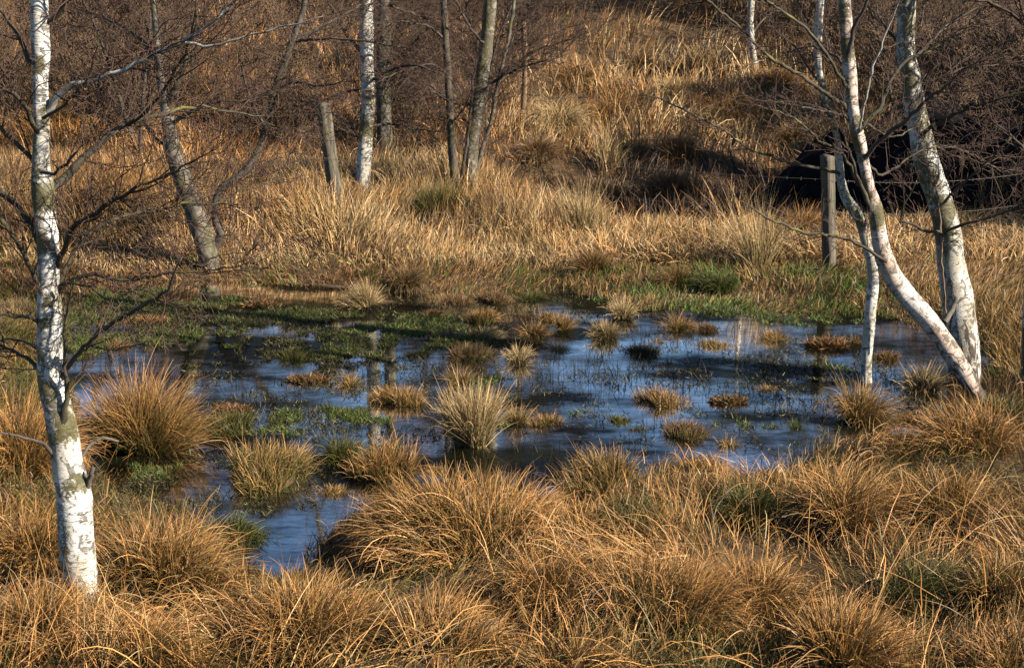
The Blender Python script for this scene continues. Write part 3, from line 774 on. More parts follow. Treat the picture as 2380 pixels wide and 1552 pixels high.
# water weed: patches given by centre and half sizes on the photograph, laid on the water
def weed(name, label, spots, L, style, w, phi, seed, n_per=1.0, S=3, bend=.4, mixg=.0, cover=.42):
    rng = np.random.default_rng(seed); out = []
    for X, Y, rx, ry, dens in spots:
        c = at_z(X, Y); s = px_per_m(c[1]); ax = rx / s; ay = abs(at_z(X, Y - ry)[1] - at_z(X, Y + ry)[1]) / 2
        n = int(dens * n_per * ax * ay * math.pi)
        q = np.sqrt(rng.uniform(0, 1, n)) ; a = rng.uniform(0, 2 * math.pi, n)
        x, y = c[0] + ax * q * np.cos(a), c[1] + ay * q * np.sin(a)
        k = (pond_dist(x, y) < .1) & (N1(x, y * .6, .32) + 1.0 * N2(x, y * .6, .10) > -cover + .8 * q ** 2); x, y = x[k], y[k]; n = len(x)
        if n == 0: continue
        col = pick(style, n, rng); alt = pick('olive', n, rng); col = np.where((rng.uniform(0, 1, n) < mixg)[:, None], alt, col)
        out.append(blades(np.stack([x, y, np.full(n, -.006)], -1), rng.uniform(0, 2 * math.pi, n), np.abs(rng.normal(phi, .35, n)), rng.uniform(0, bend * 2, n),
                          L * rng.uniform(.4, 1.4, n), np.full(n, w) * rng.uniform(.6, 1.4, n), col * .7, col, S, rng))
    V, F, C = join(out)
    return tag(obj(name, raw_mesh(name, V, [F], cols=C, mat=M_BLADE)), label, "water weed", kind="stuff")
weed("water_weed", "bright green grass and weed floating in patches on the pool",
     [(60, 700, 110, 40, 1500), (20, 820, 190, 60, 2600), (180, 800, 90, 40, 1200), (300, 690, 240, 22, 700), (420, 785, 170, 24, 1100), (560, 770, 150, 30, 700), (745, 812, 90, 28, 1900), (870, 790, 210, 48, 900), (1030, 800, 130, 32, 700), (380, 705, 200, 22, 600), (720, 735, 160, 16, 600),
      (930, 760, 170, 24, 600), (820, 955, 95, 24, 1900), (900, 975, 90, 20, 900), (665, 970, 40, 18, 1500), (520, 800, 90, 20, 900), (1130, 885, 40, 16, 1800),
      (1130, 985, 60, 18, 800), (1810, 1000, 80, 20, 1000), (1690, 985, 110, 22, 500), (330, 1095, 110, 22, 900), (640, 1010, 70, 20, 800), (1020, 745, 160, 20, 500),
      (250, 735, 200, 20, 500), (640, 735, 140, 18, 450), (1350, 960, 80, 14, 300), (1120, 830, 90, 14, 300), (1950, 870, 60, 30, 300), (2330, 810, 60, 25, 900),
      (1480, 705, 130, 18, 700), (1700, 715, 160, 22, 800), (1900, 745, 150, 20, 700), (560, 1230, 90, 30, 700), (1650, 1070, 120, 20, 700), (1860, 1010, 60, 30, 700)],
     .045, 'lush', .0055, .95, 41, n_per=7.5, mixg=.5, S=2, cover=.30)
weed("water_weed", "dark olive drowned weed just breaking the pool surface",
     [(700, 790, 360, 75, 420), (800, 820, 260, 45, 420), (380, 740, 300, 50, 300), (500, 760, 300, 60, 260), (950, 850, 260, 70, 160), (250, 780, 240, 70, 260), (1150, 800, 200, 60, 130), (1250, 900, 200, 60, 70), (700, 920, 230, 60, 150),
      (900, 1000, 200, 60, 170), (1500, 860, 230, 60, 70), (1700, 850, 260, 110, 70), (1880, 880, 160, 110, 90), (1450, 990, 240, 60, 90), (560, 880, 200, 40, 120), (2080, 900, 90, 90, 170), (560, 1060, 130, 35, 300), (480, 960, 110, 40, 260), (700, 1000, 100, 60, 260), (380, 1130, 180, 40, 400), (650, 1180, 120, 40, 260),
      (1700, 1000, 220, 60, 110), (420, 1150, 200, 40, 260), (700, 1080, 120, 60, 220), (1130, 720, 400, 40, 160)],
     .045, 'dark', .0062, 1.1, 42, n_per=11.0, mixg=.5, S=2)
weed("sedge_stalks", "thin dark sedge stalks poking out of the blue water",
     [(1450, 880, 230, 70, 60), (1400, 850, 150, 40, 110), (1700, 900, 250, 90, 32), (1500, 1000, 150, 40, 60), (640, 950, 150, 50, 60), (560, 870, 110, 40, 60), (1900, 940, 110, 60, 50),
      (2080, 900, 50, 70, 80), (1000, 1010, 100, 40, 60), (1270, 1050, 70, 60, 50), (1640, 780, 160, 40, 60), (900, 880, 200, 60, 40), (1250, 860, 150, 60, 45)],
     .12, 'dark', .0042, .3, 43, n_per=2.8, bend=.25)

# ------------------------------------------------------------------ trees
def trunk_mesh(name, pts, y, origin, mat, k=20, n=90, lump=.06, moss=(), fiss=None, seed=0, dy=None, base_flare=1.25, sink=.12):
    """pts (X, Y, width) on the photograph, stood up at distance y; dy: list of depth shifts"""
    rng = np.random.default_rng(900 + seed)
    s = None
    P = []; r = []
    for i, q in enumerate(pts):
        yy = y + (0 if dy is None else dy[i])
        p = at_plane(q[0], q[1], yy); P.append(p); r.append(q[2] / px_per_m(yy) * .5)
    P = np.array(P); r = np.array(r)
    zb = float(height(P[0, 0], P[0, 1]))
    if P[0, 2] > zb - sink:
        d = P[0] - P[1]; d /= np.linalg.norm(d); 
        if d[2] > -.5: d = np.array([d[0] * .4, 0, -1.0])
        e = P[0] + d * ((P[0, 2] - zb + sink) / -d[2])
        P = np.vstack([e, P]); r = np.r_[r[0] * base_flare, r]
    Q, rr, t = resample(P, r, n)
    V, F, F3, B, th, v = tube(Q, rr, k, lump, rng)
    z = V[:, 2]
    ms = np.zeros(len(V))
    for Ym, hh, side, amt in moss:          # photograph height, half height, side (-1 left .. 1 right, None = round), amount
        zc = at_plane(pts[0][0], Ym, y)[2]; zh = hh / px_per_m(y)
        wgt = np.exp(-((z - zc) / zh) ** 2)
        if side is not None:
            dirv = np.cos(th) * side + np.sin(th) * (1 - abs(side) * .6)
            wgt = wgt * np.clip(dirv, 0, 1)
        ms = np.maximum(ms, wgt * amt * 1.25)
    fs = np.zeros(len(V))
    if fiss is not None:
        z0, z1, amt = fiss; fs = amt * np.clip((z1 - (z - zb)) / (z1 - z0), 0, 1)
    me = raw_mesh(name, V - origin, [F, F3], attrs={'bark': B + [seed * 3.1, 0, 0], 'moss': ms, 'fiss': fs}, smooth=True, mat=mat)
    return me, Q, rr

class Tree:
    def __init__(self, name, label, cat, base_xy, y, group=None):
        p = at_plane(base_xy[0], base_xy[1], y)
        self.o = np.array([p[0], p[1], max(float(height(p[0], p[1])), 0.0)]); self.y = y
        self.t = thing(name, label, cat, self.o, group); self.rng = np.random.default_rng(int(base_xy[0] * 3 + base_xy[1]))
    def trunk(self, pts, mat, **kw):
        me, Q, r = trunk_mesh("trunk", pts, self.y, self.o, mat, **kw)
        self.tr = obj("trunk", me, self.t); self.Q, self.r = Q, r
        return self
    def branch(self, pts, mat=None, dens=5, L0=.5, depth=1, d0=0.0, d1=None, twig=None, up=.15, r0=.0046, tw=True, t0=.15, kids=(2, 4)):
        rng = self.rng
        n = len(pts); d1 = rng.uniform(-.9, .9) if d1 is None else d1
        seg = np.r_[0, np.cumsum([math.hypot(pts[i + 1][0] - pts[i][0], pts[i + 1][1] - pts[i][1]) for i in range(n - 1)])]
        seg = seg / seg[-1]
        P = np.array([at_plane(q[0], q[1], self.y + d0 + (d1 - d0) * seg[i]) for i, q in enumerate(pts)])
        r = np.array([q[2] * .43 / px_per_m(self.y) for q in pts]); up = up - rng.uniform(0, .3)
        L = np.linalg.norm(np.diff(P, axis=0), axis=1).sum()
        Q, rr, _ = resample(P, r, max(8, int(L / .045)))
        Q[1:-1] += rng.normal(0, .0045, (len(Q) - 2, 3))
        V, F, F3, B, th, v = tube(Q, rr, 8, .08, rng)
        b = obj("branch", raw_mesh("branch", V - self.o, [F, F3], attrs={'bark': B}, smooth=True, mat=mat or M_BRANCH), self.t)
        if tw:
            depth = 2
            ls = twigs_on(Q, rr, rng, dens, L0, depth, r0, t0=t0, up=up, kids=kids)
            e = Q[-1] - Q[-3]; grow(Q[-1], e, L0 * .8, rr[-1] * .8, 2, rng, ls, up)
            obj("twigs", tubes_mesh("twigs", ls, 3, twig or M_TWIG, self.o), b)
        return self
    def crown(self, zlo, n, L, depth=2, mat=None, up=.35, r0=.02):
        """limbs high on the stem, above what the photograph frames"""
        rng = self.rng; ls = []
        k = np.where(self.Q[:, 2] > zlo)[0]
        for _ in range(int(n * 2.2)):
            i = rng.choice(k); a = rng.uniform(0, 2 * math.pi); e = rng.uniform(.2, .9)
            f = 1.15 - .7 * (self.Q[i, 2] - zlo) / max(.1, self.Q[-1, 2] - zlo)
            grow(self.Q[i], np.array([math.cos(a) * math.cos(e), math.sin(a) * math.cos(e), math.sin(e)]), L * f * rng.uniform(.7, 1.2), min(r0, self.r[i] * .6), depth, rng, ls, up, (5, 7), 6)
        obj("crown", tubes_mesh("crown", ls, 4, mat or M_TWIG, self.o), self.t)
        return self

# the white birch in front
yL = float(at_ground(200, 1400)[1])
T = Tree("birch_tree", "nearest white birch with mossy trunk and many dark side branches, rooted in foreground straw", "birch", (195, 1415), yL)
T.trunk([(194, 1425, 90), (190, 1362, 83), (178, 1262, 83), (171, 1150, 86), (156, 1075, 71), (147, 1010, 74), (136, 955, 65), (118, 880, 62), (115, 800, 58), (114, 712, 57), (113, 637, 48), (111, 562, 50),
         (103, 487, 50), (101, 440, 54), (95, 387, 40), (97, 300, 36), (94, 188, 34), (95, 125, 42), (91, 0, 39), (90, -200, 35), (98, -600, 28), (92, -1100, 20), (100, -1700, 9), (102, -2100, 3)],
        M_BIRCH, k=32, n=260, lump=.05, seed=1, fiss=(0.0, .22, .75),
        moss=[(1390, 60, -.3, .75), (1115, 26, .8, .9), (985, 40, .7, .95), (895, 40, -.4, .85), (820, 30, -.7, .55), (745, 26, -.4, .6), (690, 22, .3, .6), (655, 26, -.8, .5), (565, 30, -.4, 1.0),
              (455, 34, None, .95), (400, 30, -.8, .7), (330, 60, -1, .7), (262, 30, .9, .6), (145, 22, -.2, 1.0), (1020, 60, -.9, .5), (1240, 120, -.9, .35)])
T.branch([(108, 262, 22), (150, 210, 18), (215, 188, 13), (300, 158, 11), (380, 115, 10), (435, 93, 9), (480, 60, 7), (545, 5, 6), (620, -60, 4), (680, -130, 3)], M_BRANCHW, d1=-.5)
T.branch([(432, 100, 8), (500, 105, 6), (570, 85, 5), (650, 65, 4), (760, 36, 2)], M_BRANCHW, d0=-.33, d1=-.6, dens=3, L0=.3)
T.branch([(112, 447, 30), (135, 425, 26), (170, 395, 22), (220, 345, 19), (265, 305, 17), (300, 285, 15), (370, 268, 12), (440, 250, 9), (520, 258, 6), (610, 270, 4)], d1=.5, dens=6, L0=.55)
T.branch([(300, 288, 12), (345, 250, 11), (385, 205, 10), (412, 160, 8), (440, 100, 6), (455, 20, 4)], d0=.2, d1=-.3)
T.branch([(130, 625, 16), (170, 530, 14), (215, 500, 12), (265, 465, 11), (330, 430, 8), (420, 392, 5), (490, 352, 3)], d1=-.5, dens=7)
T.branch([(132, 665, 13), (190, 560, 10), (240, 520, 9), (300, 500, 8), (380, 490, 7), (420, 470, 6), (500, 475, 5), (560, 445, 4), (640, 420, 3)], d1=.3, dens=7)
T.branch([(122, 690, 18), (160, 655, 13), (220, 640, 10), (290, 650, 8), (390, 635, 7), (480, 630, 5), (600, 608, 3)], d1=-.3, dens=6)
T.branch([(140, 885, 16), (160, 850, 13), (200, 800, 12), (240, 765, 12), (290, 735, 11), (350, 700, 10), (387, 678, 8), (402, 640, 6), (425, 595, 4)], M_DARKBARK, d1=-.5, dens=4)
T.branch([(203, 800, 6), (250, 812, 5), (300, 805, 4), (365, 788, 2)], M_DARKBARK, d0=-.1, d1=-.4, dens=3, L0=.2)
T.branch([(155, 655, 7), (205, 668, 7), (240, 690, 6), (262, 715, 5), (278, 738, 5)], M_BRANCH, d0=-.1, d1=-.3, dens=2, L0=.2)
T.branch([(145, 985, 24), (154, 930, 15), (153, 880, 12), (150, 800, 9), (156, 730, 7), (170, 665, 5), (185, 600, 3)], M_BRANCH, d0=-.05, d1=-.25, dens=4, L0=.3)
T.branch([(100, 585, 20), (85, 555, 18), (55, 500, 16), (20, 458, 14), (-40, 425, 11), (-140, 380, 6)], d1=.4)
T.branch([(105, 700, 16), (80, 640, 13), (52, 590, 12), (20, 530, 12), (-30, 485, 9), (-120, 440, 5)], d1=-.4)
T.branch([(92, 410, 20), (75, 375, 15), (50, 348, 13), (20, 312, 12), (-30, 272, 9), (-120, 220, 5)], d1=.2)
T.branch([(92, 172, 18), (75, 145, 14), (50, 100, 12), (28, 60, 10), (0, 22, 9), (-60, -30, 5)], d1=.3)
T.branch([(95, 320, 18), (75, 282, 14), (52, 238, 12), (0, 200, 9), (-80, 170, 5)], d1=-.5)
T.branch([(108, 765, 16), (80, 738, 12), (40, 735, 10), (-20, 728, 8), (-100, 700, 5)], d1=-.3)
T.branch([(108, 890, 18), (85, 850, 13), (60, 832, 10), (0, 805, 8), (-70, 790, 5)], d1=.3)
T.branch([(105, 850, 12), (80, 803, 9), (40, 790, 7), (-10, 792, 5)], d1=.5, dens=4)
T.branch([(135, 1085, 18), (115, 1048, 13), (90, 1025, 9), (40, 1012, 7), (-20, 1000, 5)], M_DARKBARK, d1=-.3, dens=2, L0=.2)
T.branch([(165, 1080, 18), (190, 1062, 11), (210, 1035, 9), (235, 1018, 8), (275, 1025, 6)], M_GREY, d1=.15, tw=False)
T.branch([(195, 1150, 18), (208, 1120, 16), (217, 1085, 11)], M_GREY, d1=-.05, tw=False)
T.branch([(100, 60, 12), (130, 40, 12), (150, 15, 9), (185, -40, 7), (230, -120, 4)], d1=-.2)
T.branch([(100, 275, 9), (150, 245, 8), (200, 190, 6), (215, 140, 4), (230, 100, 3)], M_DARKBARK, d0=-.12, d1=-.5, dens=4)
T.branch([(95, 400, 9), (125, 400, 9), (160, 372, 8), (185, 345, 5)], M_DARKBARK, d0=-.12, d1=-.35, dens=3, L0=.3)
T.crown(3.45, 16, 1.3)

# the leaning grey tree behind it
yM = float(at_ground(492, 628)[1])
T = Tree("leaning_tree", "grey mossy tree forking low, its trunk leaning left over the far shore", "tree", (492, 632), yM)
T.trunk([(495, 635, 50), (488, 610, 46), (478, 570, 47), (458, 505, 50), (428, 425, 44), (407, 365, 38), (395, 305, 32), (385, 250, 28), (376, 190, 23), (370, 130, 19), (362, 60, 16), (352, -40, 14), (330, -250, 9), (320, -500, 3)],
        M_GREY, k=20, n=120, lump=.08, seed=2, moss=())
T.branch([(484, 600, 22), (512, 548, 25), (501, 505, 22), (502, 465, 21), (514, 437, 20), (555, 412, 20), (590, 370, 20), (615, 310, 20), (632, 240, 20), (650, 180, 20), (672, 115, 19), (688, 75, 18), (702, 30, 16), (715, -40, 14), (735, -200, 9), (750, -420, 3)], M_DARKBARK, d1=.4, dens=9, L0=.9, depth=2)
T.branch([(690, 92, 15), (730, 72, 11), (790, 40, 8), (855, 0, 6), (920, -60, 4)], M_DARKBARK, d0=.3, d1=.8, dens=7, L0=.7)
T.branch([(685, 95, 10), (760, 90, 7), (850, 96, 5), (930, 110, 3)], M_DARKBARK, d0=.3, d1=-.2, dens=7, L0=.6)
T.branch([(380, 275, 20), (402, 215, 15), (427, 160, 12), (438, 105, 10), (455, 65, 8), (457, 0, 6), (470, -90, 4)], M_BRANCH, d1=-.3, dens=8, L0=.8, depth=2)
T.branch([(388, 300, 12), (440, 262, 9), (510, 235, 7), (570, 235, 5), (640, 215, 3)], M_DARKBARK, d1=-.4, dens=8, L0=.7, depth=2)
T.branch([(410, 350, 10), (370, 330, 8), (320, 270, 6), (270, 250, 3)], M_DARKBARK, d1=.5, dens=8, L0=.7, depth=2)
T.branch([(372, 150, 12), (330, 95, 9), (280, 60, 7), (210, 30, 3)], M_DARKBARK, d1=.4, dens=8, L0=.8, depth=2)
T.branch([(620, 300, 9), (590, 250, 7), (570, 190, 5), (560, 130, 3)], M_DARKBARK, d1=-.4, dens=8, L0=.6, depth=2)
T.branch([(640, 210, 9), (690, 190, 7), (745, 200, 5), (800, 190, 3)], M_DARKBARK, d0=.2, d1=-.4, dens=8, L0=.6, depth=2)
T.branch([(535, 540, 7), (536, 500, 6), (540, 440, 5), (548, 380, 3)], M_TWIGRED, d1=-.2, dens=5, L0=.4)
T.crown(3.7, 14, 1.6)

# middle trees
T = Tree("birch_tree", "straight white birch with black rings, middle of the far bank beside the leaning fence post", "birch", (842, 440), 21.4)
T.trunk([(842, 445, 34), (846, 380, 33), (850, 320, 31), (855, 260, 31), (855, 200, 31), (853, 130, 29), (852, 60, 31), (852, -40, 30), (850, -300, 24), (856, -800, 13), (850, -1200, 3)],
        M_BIRCH, k=18, n=110, lump=.05, seed=3, moss=[(305, 18, None, .8), (230, 30, .4, .6), (285, 12, -.6, .9), (0, 40, -.8, .7)])
for q in [[(848, 205, 9), (800, 215, 7), (740, 235, 5), (670, 232, 3)], [(858, 190, 8), (905, 165, 7), (960, 152, 5), (1030, 175, 3)], [(848, 120, 9), (815, 95, 7), (780, 40, 5), (760, -20, 3)],
          [(858, 295, 9), (905, 288, 7), (960, 300, 5), (1010, 305, 3)], [(845, 330, 7), (810, 300, 6), (770, 260, 4), (730, 235, 3)], [(855, 10, 9), (910, 15, 8), (980, 40, 5), (1040, 55, 3)],
          [(848, 385, 7), (800, 425, 7), (740, 440, 5), (680, 468, 3)]]:
    T.branch(q, M_DARKBARK, dens=9, L0=.75, depth=2)
T.crown(3.6, 14, 1.7)
T = Tree("grey_tree", "dull grey mossy trunk partly hidden just behind the straight white birch", "tree", (893, 300), 27.0)
T.trunk([(893, 300, 34), (892, 240, 33), (890, 170, 32), (892, 100, 30), (892, 0, 30), (890, -200, 22), (895, -600, 4)], M_GREY, k=14, n=60, lump=.07, seed=4)
for q in [[(895, 150, 9), (940, 120, 6), (1000, 60, 3)], [(892, 60, 9), (930, 30, 7), (1010, 20, 3)], [(890, 190, 9), (940, 165, 7), (1010, 190, 3)]]:
    T.branch(q, M_DARKBARK, dens=9, L0=.9, depth=2)
T.crown(4.3, 10, 1.8)
T = Tree("young_tree", "slender dark bark tree left of the forked tree, straight to the top", "tree", (1056, 418), 21.3)
T.trunk([(1057, 425, 22), (1055, 400, 20), (1050, 330, 18), (1045, 250, 17), (1041, 170, 16), (1035, 80, 16), (1030, -30, 14), (1020, -300, 9), (1025, -600, 3)], M_DARKBARK, k=12, n=70, lump=.07, seed=5)
for q in [[(1040, 170, 7), (1000, 150, 6), (940, 165, 4), (880, 190, 3)], [(1034, 90, 8), (990, 60, 6), (930, 50, 4), (870, 55, 3)], [(1046, 240, 6), (1010, 215, 5), (960, 215, 3)], [(1048, 290, 6), (1080, 250, 4), (1100, 200, 3)]]:
    T.branch(q, M_DARKBARK, dens=9, L0=.7, depth=2)
T.crown(3.6, 8, 1.2)
T = Tree("forked_tree", "grey green tree with a thin second stem, right of the slender dark one", "tree", (1092, 418), 21.6)
T.trunk([(1090, 425, 34), (1093, 400, 31), (1098, 320, 31), (1110, 250, 31), (1116, 200, 31), (1128, 120, 32), (1135, 60, 29), (1141, -30, 28), (1150, -300, 20), (1140, -700, 4)], M_BIRCH_OLD, k=16, n=90, lump=.08, seed=6,
        moss=[(300, 60, -.5, .8), (150, 80, -.6, .8), (30, 60, -.6, .8)])
T.branch([(1100, 430, 12), (1120, 350, 12), (1140, 290, 11), (1153, 215, 10), (1163, 170, 10), (1181, 90, 10), (1196, 0, 9), (1210, -120, 5)], M_GREY, d1=.2, dens=6, L0=.6, depth=2)
T.branch([(1072, 420, 10), (1082, 350, 9), (1092, 270, 8), (1100, 180, 6)], M_DARKBARK, d0=-.1, d1=-.3, dens=4, L0=.4)
for q in [[(1120, 195, 10), (1150, 190, 9), (1180, 165, 7), (1240, 120, 5), (1330, 90, 3)], [(1110, 245, 8), (1060, 240, 6), (1000, 200, 4)], [(1130, 110, 8), (1090, 60, 6), (1060, 0, 4)], [(1160, 180, 7), (1220, 155, 5), (1270, 140, 3)],
          [(1100, 300, 6), (1075, 275, 5), (1040, 285, 3)]]:
    T.branch(q, M_DARKBARK, dens=9, L0=.75, depth=2)
T.crown(3.7, 12, 1.6)
T = Tree("young_tree", "thin brownish double stemmed young tree on the slope right of the forked tree", "tree", (1216, 255), 28.5)
T.trunk([(1216, 260, 14), (1218, 220, 13), (1220, 160, 12), (1219, 100, 13), (1212, 0, 13), (1208, -200, 8), (1212, -400, 3)], M_TWIGRED, k=10, n=50, lump=.05, seed=7)
T.branch([(1219, 130, 9), (1232, 60, 8), (1240, -20, 6), (1255, -120, 3)], M_DARKBARK, dens=8, L0=.7, depth=2)
T.branch([(1219, 110, 6), (1260, 90, 5), (1330, 60, 3)], M_DARKBARK, dens=8, L0=.7, depth=2)
T.crown(4.2, 6, 1.0)
T = Tree("birch_tree", "small distant white birch stem high on the grassy hillside", "birch", (1757, 178), 33.0)
T.trunk([(1759, 200, 15), (1757, 165, 14), (1748, 110, 16), (1744, 50, 15), (1748, -20, 14), (1745, -200, 9), (1750, -400, 3)], M_BIRCH, k=10, n=60, lump=.05, seed=8)
T.branch([(1747, 80, 5), (1780, 40, 4), (1830, 10, 2)], M_DARKBARK, dens=5, L0=.8)
T.crown(5.2, 8, 1.6)

# the three birches by the right end of the pool
yA = float(at_ground(2014, 888)[1]); yB = float(at_ground(2282, 955)[1]); yC = float(at_ground(2250, 900)[1])
T = Tree("birch_tree", "thin white birch stem with a kink, rising from the pool beside two thicker birches", "birch", (2014, 895), yA)
T.trunk([(2014, 898, 26), (2014, 830, 25), (2019, 775, 27), (2024, 712, 27), (2030, 650, 28), (2024, 600, 23), (2013, 562, 22), (2000, 515, 25), (1985, 487, 29), (1967, 462, 23), (1957, 430, 20), (1952, 387, 17),
         (1946, 325, 14), (1925, 250, 16), (1912, 200, 15), (1902, 150, 16), (1902, 75, 19), (1907, 0, 16), (1912, -80, 13), (1915, -350, 9), (1925, -700, 3)],
        M_BIRCH, k=20, n=160, lump=.05, seed=9, moss=[(500, 60, .2, .6), (440, 40, -.5, .5), (270, 60, None, .6), (205, 16, None, .8), (845, 30, 1, .6)])
T.branch([(1962, 408, 9), (1935, 397, 9), (1860, 384, 8), (1785, 362, 7), (1740, 347, 6), (1690, 307, 6), (1615, 270, 5), (1552, 237, 4), (1500, 220, 3)], d1=-.6, dens=3)
T.branch([(1912, 195, 7), (1880, 160, 6), (1845, 105, 5), (1815, 85, 4)], M_DARKBARK, d1=.4, dens=4)
T.crown(3.9, 6, .9)
T = Tree("birch_tree", "pinkish white birch leaning left from its foot and then growing straight up", "birch", (2282, 950), yB)
T.trunk([(2285, 958, 40), (2262, 905, 40), (2230, 850, 44), (2198, 800, 46), (2150, 735, 46), (2107, 687, 46), (2072, 637, 45), (2052, 587, 41), (2042, 537, 36), (2034, 487, 35), (2020, 437, 27), (2010, 387, 24),
         (1996, 325, 30), (1980, 250, 30), (1976, 175, 31), (1971, 125, 29), (1966, 50, 28), (1962, 0, 29), (1958, -100, 26), (1950, -400, 19), (1960, -900, 8), (1955, -1200, 3)],
        M_BIRCH_PINK, k=24, n=240, lump=.05, seed=10, fiss=(.05, .8, .7),
        moss=[(490, 30, .3, .9), (515, 20, -.2, .8), (285, 24, .7, .8), (330, 40, -.9, .7), (115, 24, None, .9), (30, 40, -.6, .7), (200, 40, -.8, .6), (440, 50, -.8, .7)])
T.branch([(1975, 265, 14), (1958, 245, 12), (1910, 212, 11), (1860, 175, 10), (1810, 147, 9), (1785, 130, 8), (1740, 87, 7), (1702, 50, 7), (1650, 7, 6), (1590, -40, 4)], d1=-.6, dens=3)
T.branch([(1972, 205, 11), (1957, 190, 10), (1935, 150, 9), (1917, 120, 9), (1892, 87, 8), (1847, 47, 7), (1785, 5, 6), (1720, -40, 4)], d0=-.1, d1=-.7, dens=3)
T.branch([(1970, 130, 14), (1976, 112, 13), (1986, 65, 11), (2000, 35, 9), (2018, 0, 8), (2050, -80, 5)], M_DARKBARK, d0=-.12, d1=-.4, dens=4)
T.branch([(2010, 368, 14), (2035, 337, 12), (2072, 307, 11), (2122, 265, 10), (2160, 225, 9), (2205, 195, 7), (2225, 172, 5), (2290, 130, 3)], M_DARKBARK, d0=-.05, d1=-.7, dens=4)
T.branch([(1995, 305, 14), (2015, 282, 13), (2042, 255, 12), (2060, 212, 11), (2080, 170, 10), (2110, 137, 9), (2147, 125, 7), (2185, 105, 6), (2265, 48, 4)], d0=-.05, d1=.3, dens=4)
T.branch([(1998, 300, 7), (2012, 230, 6), (2024, 175, 6), (2048, 105, 5), (2086, 12, 4), (2120, -60, 3)], M_BRANCHW, d0=-.08, d1=-.3, dens=2)
T.branch([(2060, 608, 10), (2028, 588, 9), (1972, 557, 9), (1922, 547, 8), (1860, 537, 8), (1785, 507, 6), (1740, 478, 4)], d0=-.1, d1=-.5, dens=3)
T.branch([(1996, 430, 14), (1975, 385, 8), (1945, 345, 7), (1905, 330, 7), (1872, 295, 6), (1835, 270, 5), (1785, 255, 3)], d0=-.05, d1=-.5, dens=5, depth=2)
T.branch([(2025, 490, 16), (2005, 440, 11), (1985, 390, 8), (1975, 360, 6), (1960, 300, 4)], d0=-.12, d1=-.3, dens=4)
T.branch([(2010, 285, 8), (2035, 300, 7), (2075, 320, 5), (2120, 300, 3)], M_BRANCH, d1=.4, dens=5, depth=2)
T.branch([(2010, 370, 7), (2045, 405, 8), (2080, 390, 6), (2140, 350, 5), (2220, 340, 3)], M_BRANCH, d1=.5, dens=5, depth=2)
T.branch([(1972, 160, 8), (1940, 130, 6), (1890, 110, 5), (1830, 120, 3)], M_DARKBARK, d1=.6, dens=5, depth=2)
T.branch([(1985, 280, 9), (1930, 262, 7), (1860, 248, 5), (1790, 235, 3)], M_DARKBARK, d1=-.3, dens=6, depth=2)
T.branch([(2195, 748, 18), (2215, 715, 13), (2222, 690, 10)], M_GREY, d1=.1, tw=False)
T.crown(3.9, 5, 1.1)
T = Tree("birch_tree", "thick white birch with furrowed black foot behind the leaning birch", "birch", (2243, 895), yC)
T.trunk([(2244, 900, 80), (2242, 860, 76), (2240, 800, 72), (2233, 762, 76), (2224, 687, 73), (2211, 612, 63), (2202, 537, 61), (2183, 462, 56), (2157, 387, 58), (2142, 325, 51), (2126, 250, 49), (2115, 175, 43),
         (2105, 125, 41), (2105, 75, 40), (2107, 0, 40), (2105, -100, 37), (2112, -500, 26), (2100, -1000, 13), (2105, -1400, 3)],
        M_BIRCH, k=32, n=240, lump=.05, seed=11, fiss=(.0, 1.3, .64),
        moss=[(530, 70, -.6, .85), (480, 40, .2, .9), (400, 60, -.5, .7), (300, 60, .4, .7), (180, 60, -.4, .8), (60, 110, .2, .65), (240, 30, .4, .8), (0, 40, -.7, .8)])
T.branch([(2190, 560, 9), (2187, 541, 9), (2147, 535, 8), (2115, 518, 7), (2092, 515, 6), (2110, 460, 5), (2130, 420, 3)], d0=-.14, d1=-.4, dens=4)
T.branch([(2185, 545, 9), (2235, 522, 8), (2285, 510, 7), (2335, 492, 6), (2400, 468, 4)], d0=-.14, d1=-.5, dens=4)
T.branch([(2178, 485, 9), (2210, 455, 8), (2247, 420, 7), (2290, 380, 6), (2350, 320, 4)], d0=-.14, d1=-.4, dens=4)
T.branch([(2140, 318, 12), (2165, 295, 10), (2210, 272, 9), (2260, 250, 8), (2310, 235, 6), (2390, 212, 4)], d0=-.1, d1=-.6, dens=4)
T.branch([(2125, 235, 13), (2085, 250, 12), (2060, 270, 7), (2030, 300, 4)], M_DARKBARK, d0=-.05, d1=.5, dens=4)
T.branch([(2112, 150, 9), (2150, 110, 8), (2200, 60, 7), (2270, 20, 5), (2350, -20, 3)], M_DARKBARK, d1=.5, dens=7, L0=.8, depth=2)
T.branch([(2150, 350, 9), (2200, 340, 7), (2260, 360, 6), (2330, 400, 4)], M_DARKBARK, d1=.5, dens=6, L0=.7, depth=2)
T.branch([(2115, 200, 8), (2170, 190, 7), (2240, 160, 5), (2320, 150, 3)], M_DARKBARK, d1=.2, dens=7, L0=.8, depth=2)
T.branch([(2110, 120, 9), (2075, 85, 7), (2045, 40, 5), (2030, -20, 3)], M_DARKBARK, d1=.3, dens=5, L0=.6, depth=2)
vn = T.branch([(2170, 395, 5), (2178, 450, 5), (2187, 540, 6), (2189, 600, 6), (2195, 680, 5), (2200, 740, 4)], M_TWIGRED, d0=-.15, d1=-.15, tw=False)
T.crown(4.0, 6, 1.3)
yD = float(at_ground(2384, 905)[1])
T = Tree("birch_tree", "trunk of another birch cut by the frame edge beyond the thick birch", "birch", (2386, 905), yD)
T.trunk([(2386, 912, 34), (2389, 820, 30), (2391, 720, 27), (2396, 600, 27), (2404, 420, 25), (2420, 100, 22), (2430, -300, 15), (2440, -700, 3)], M_BIRCH_PINK, k=16, n=90, lump=.06, seed=12, fiss=(.2, .9, .8))
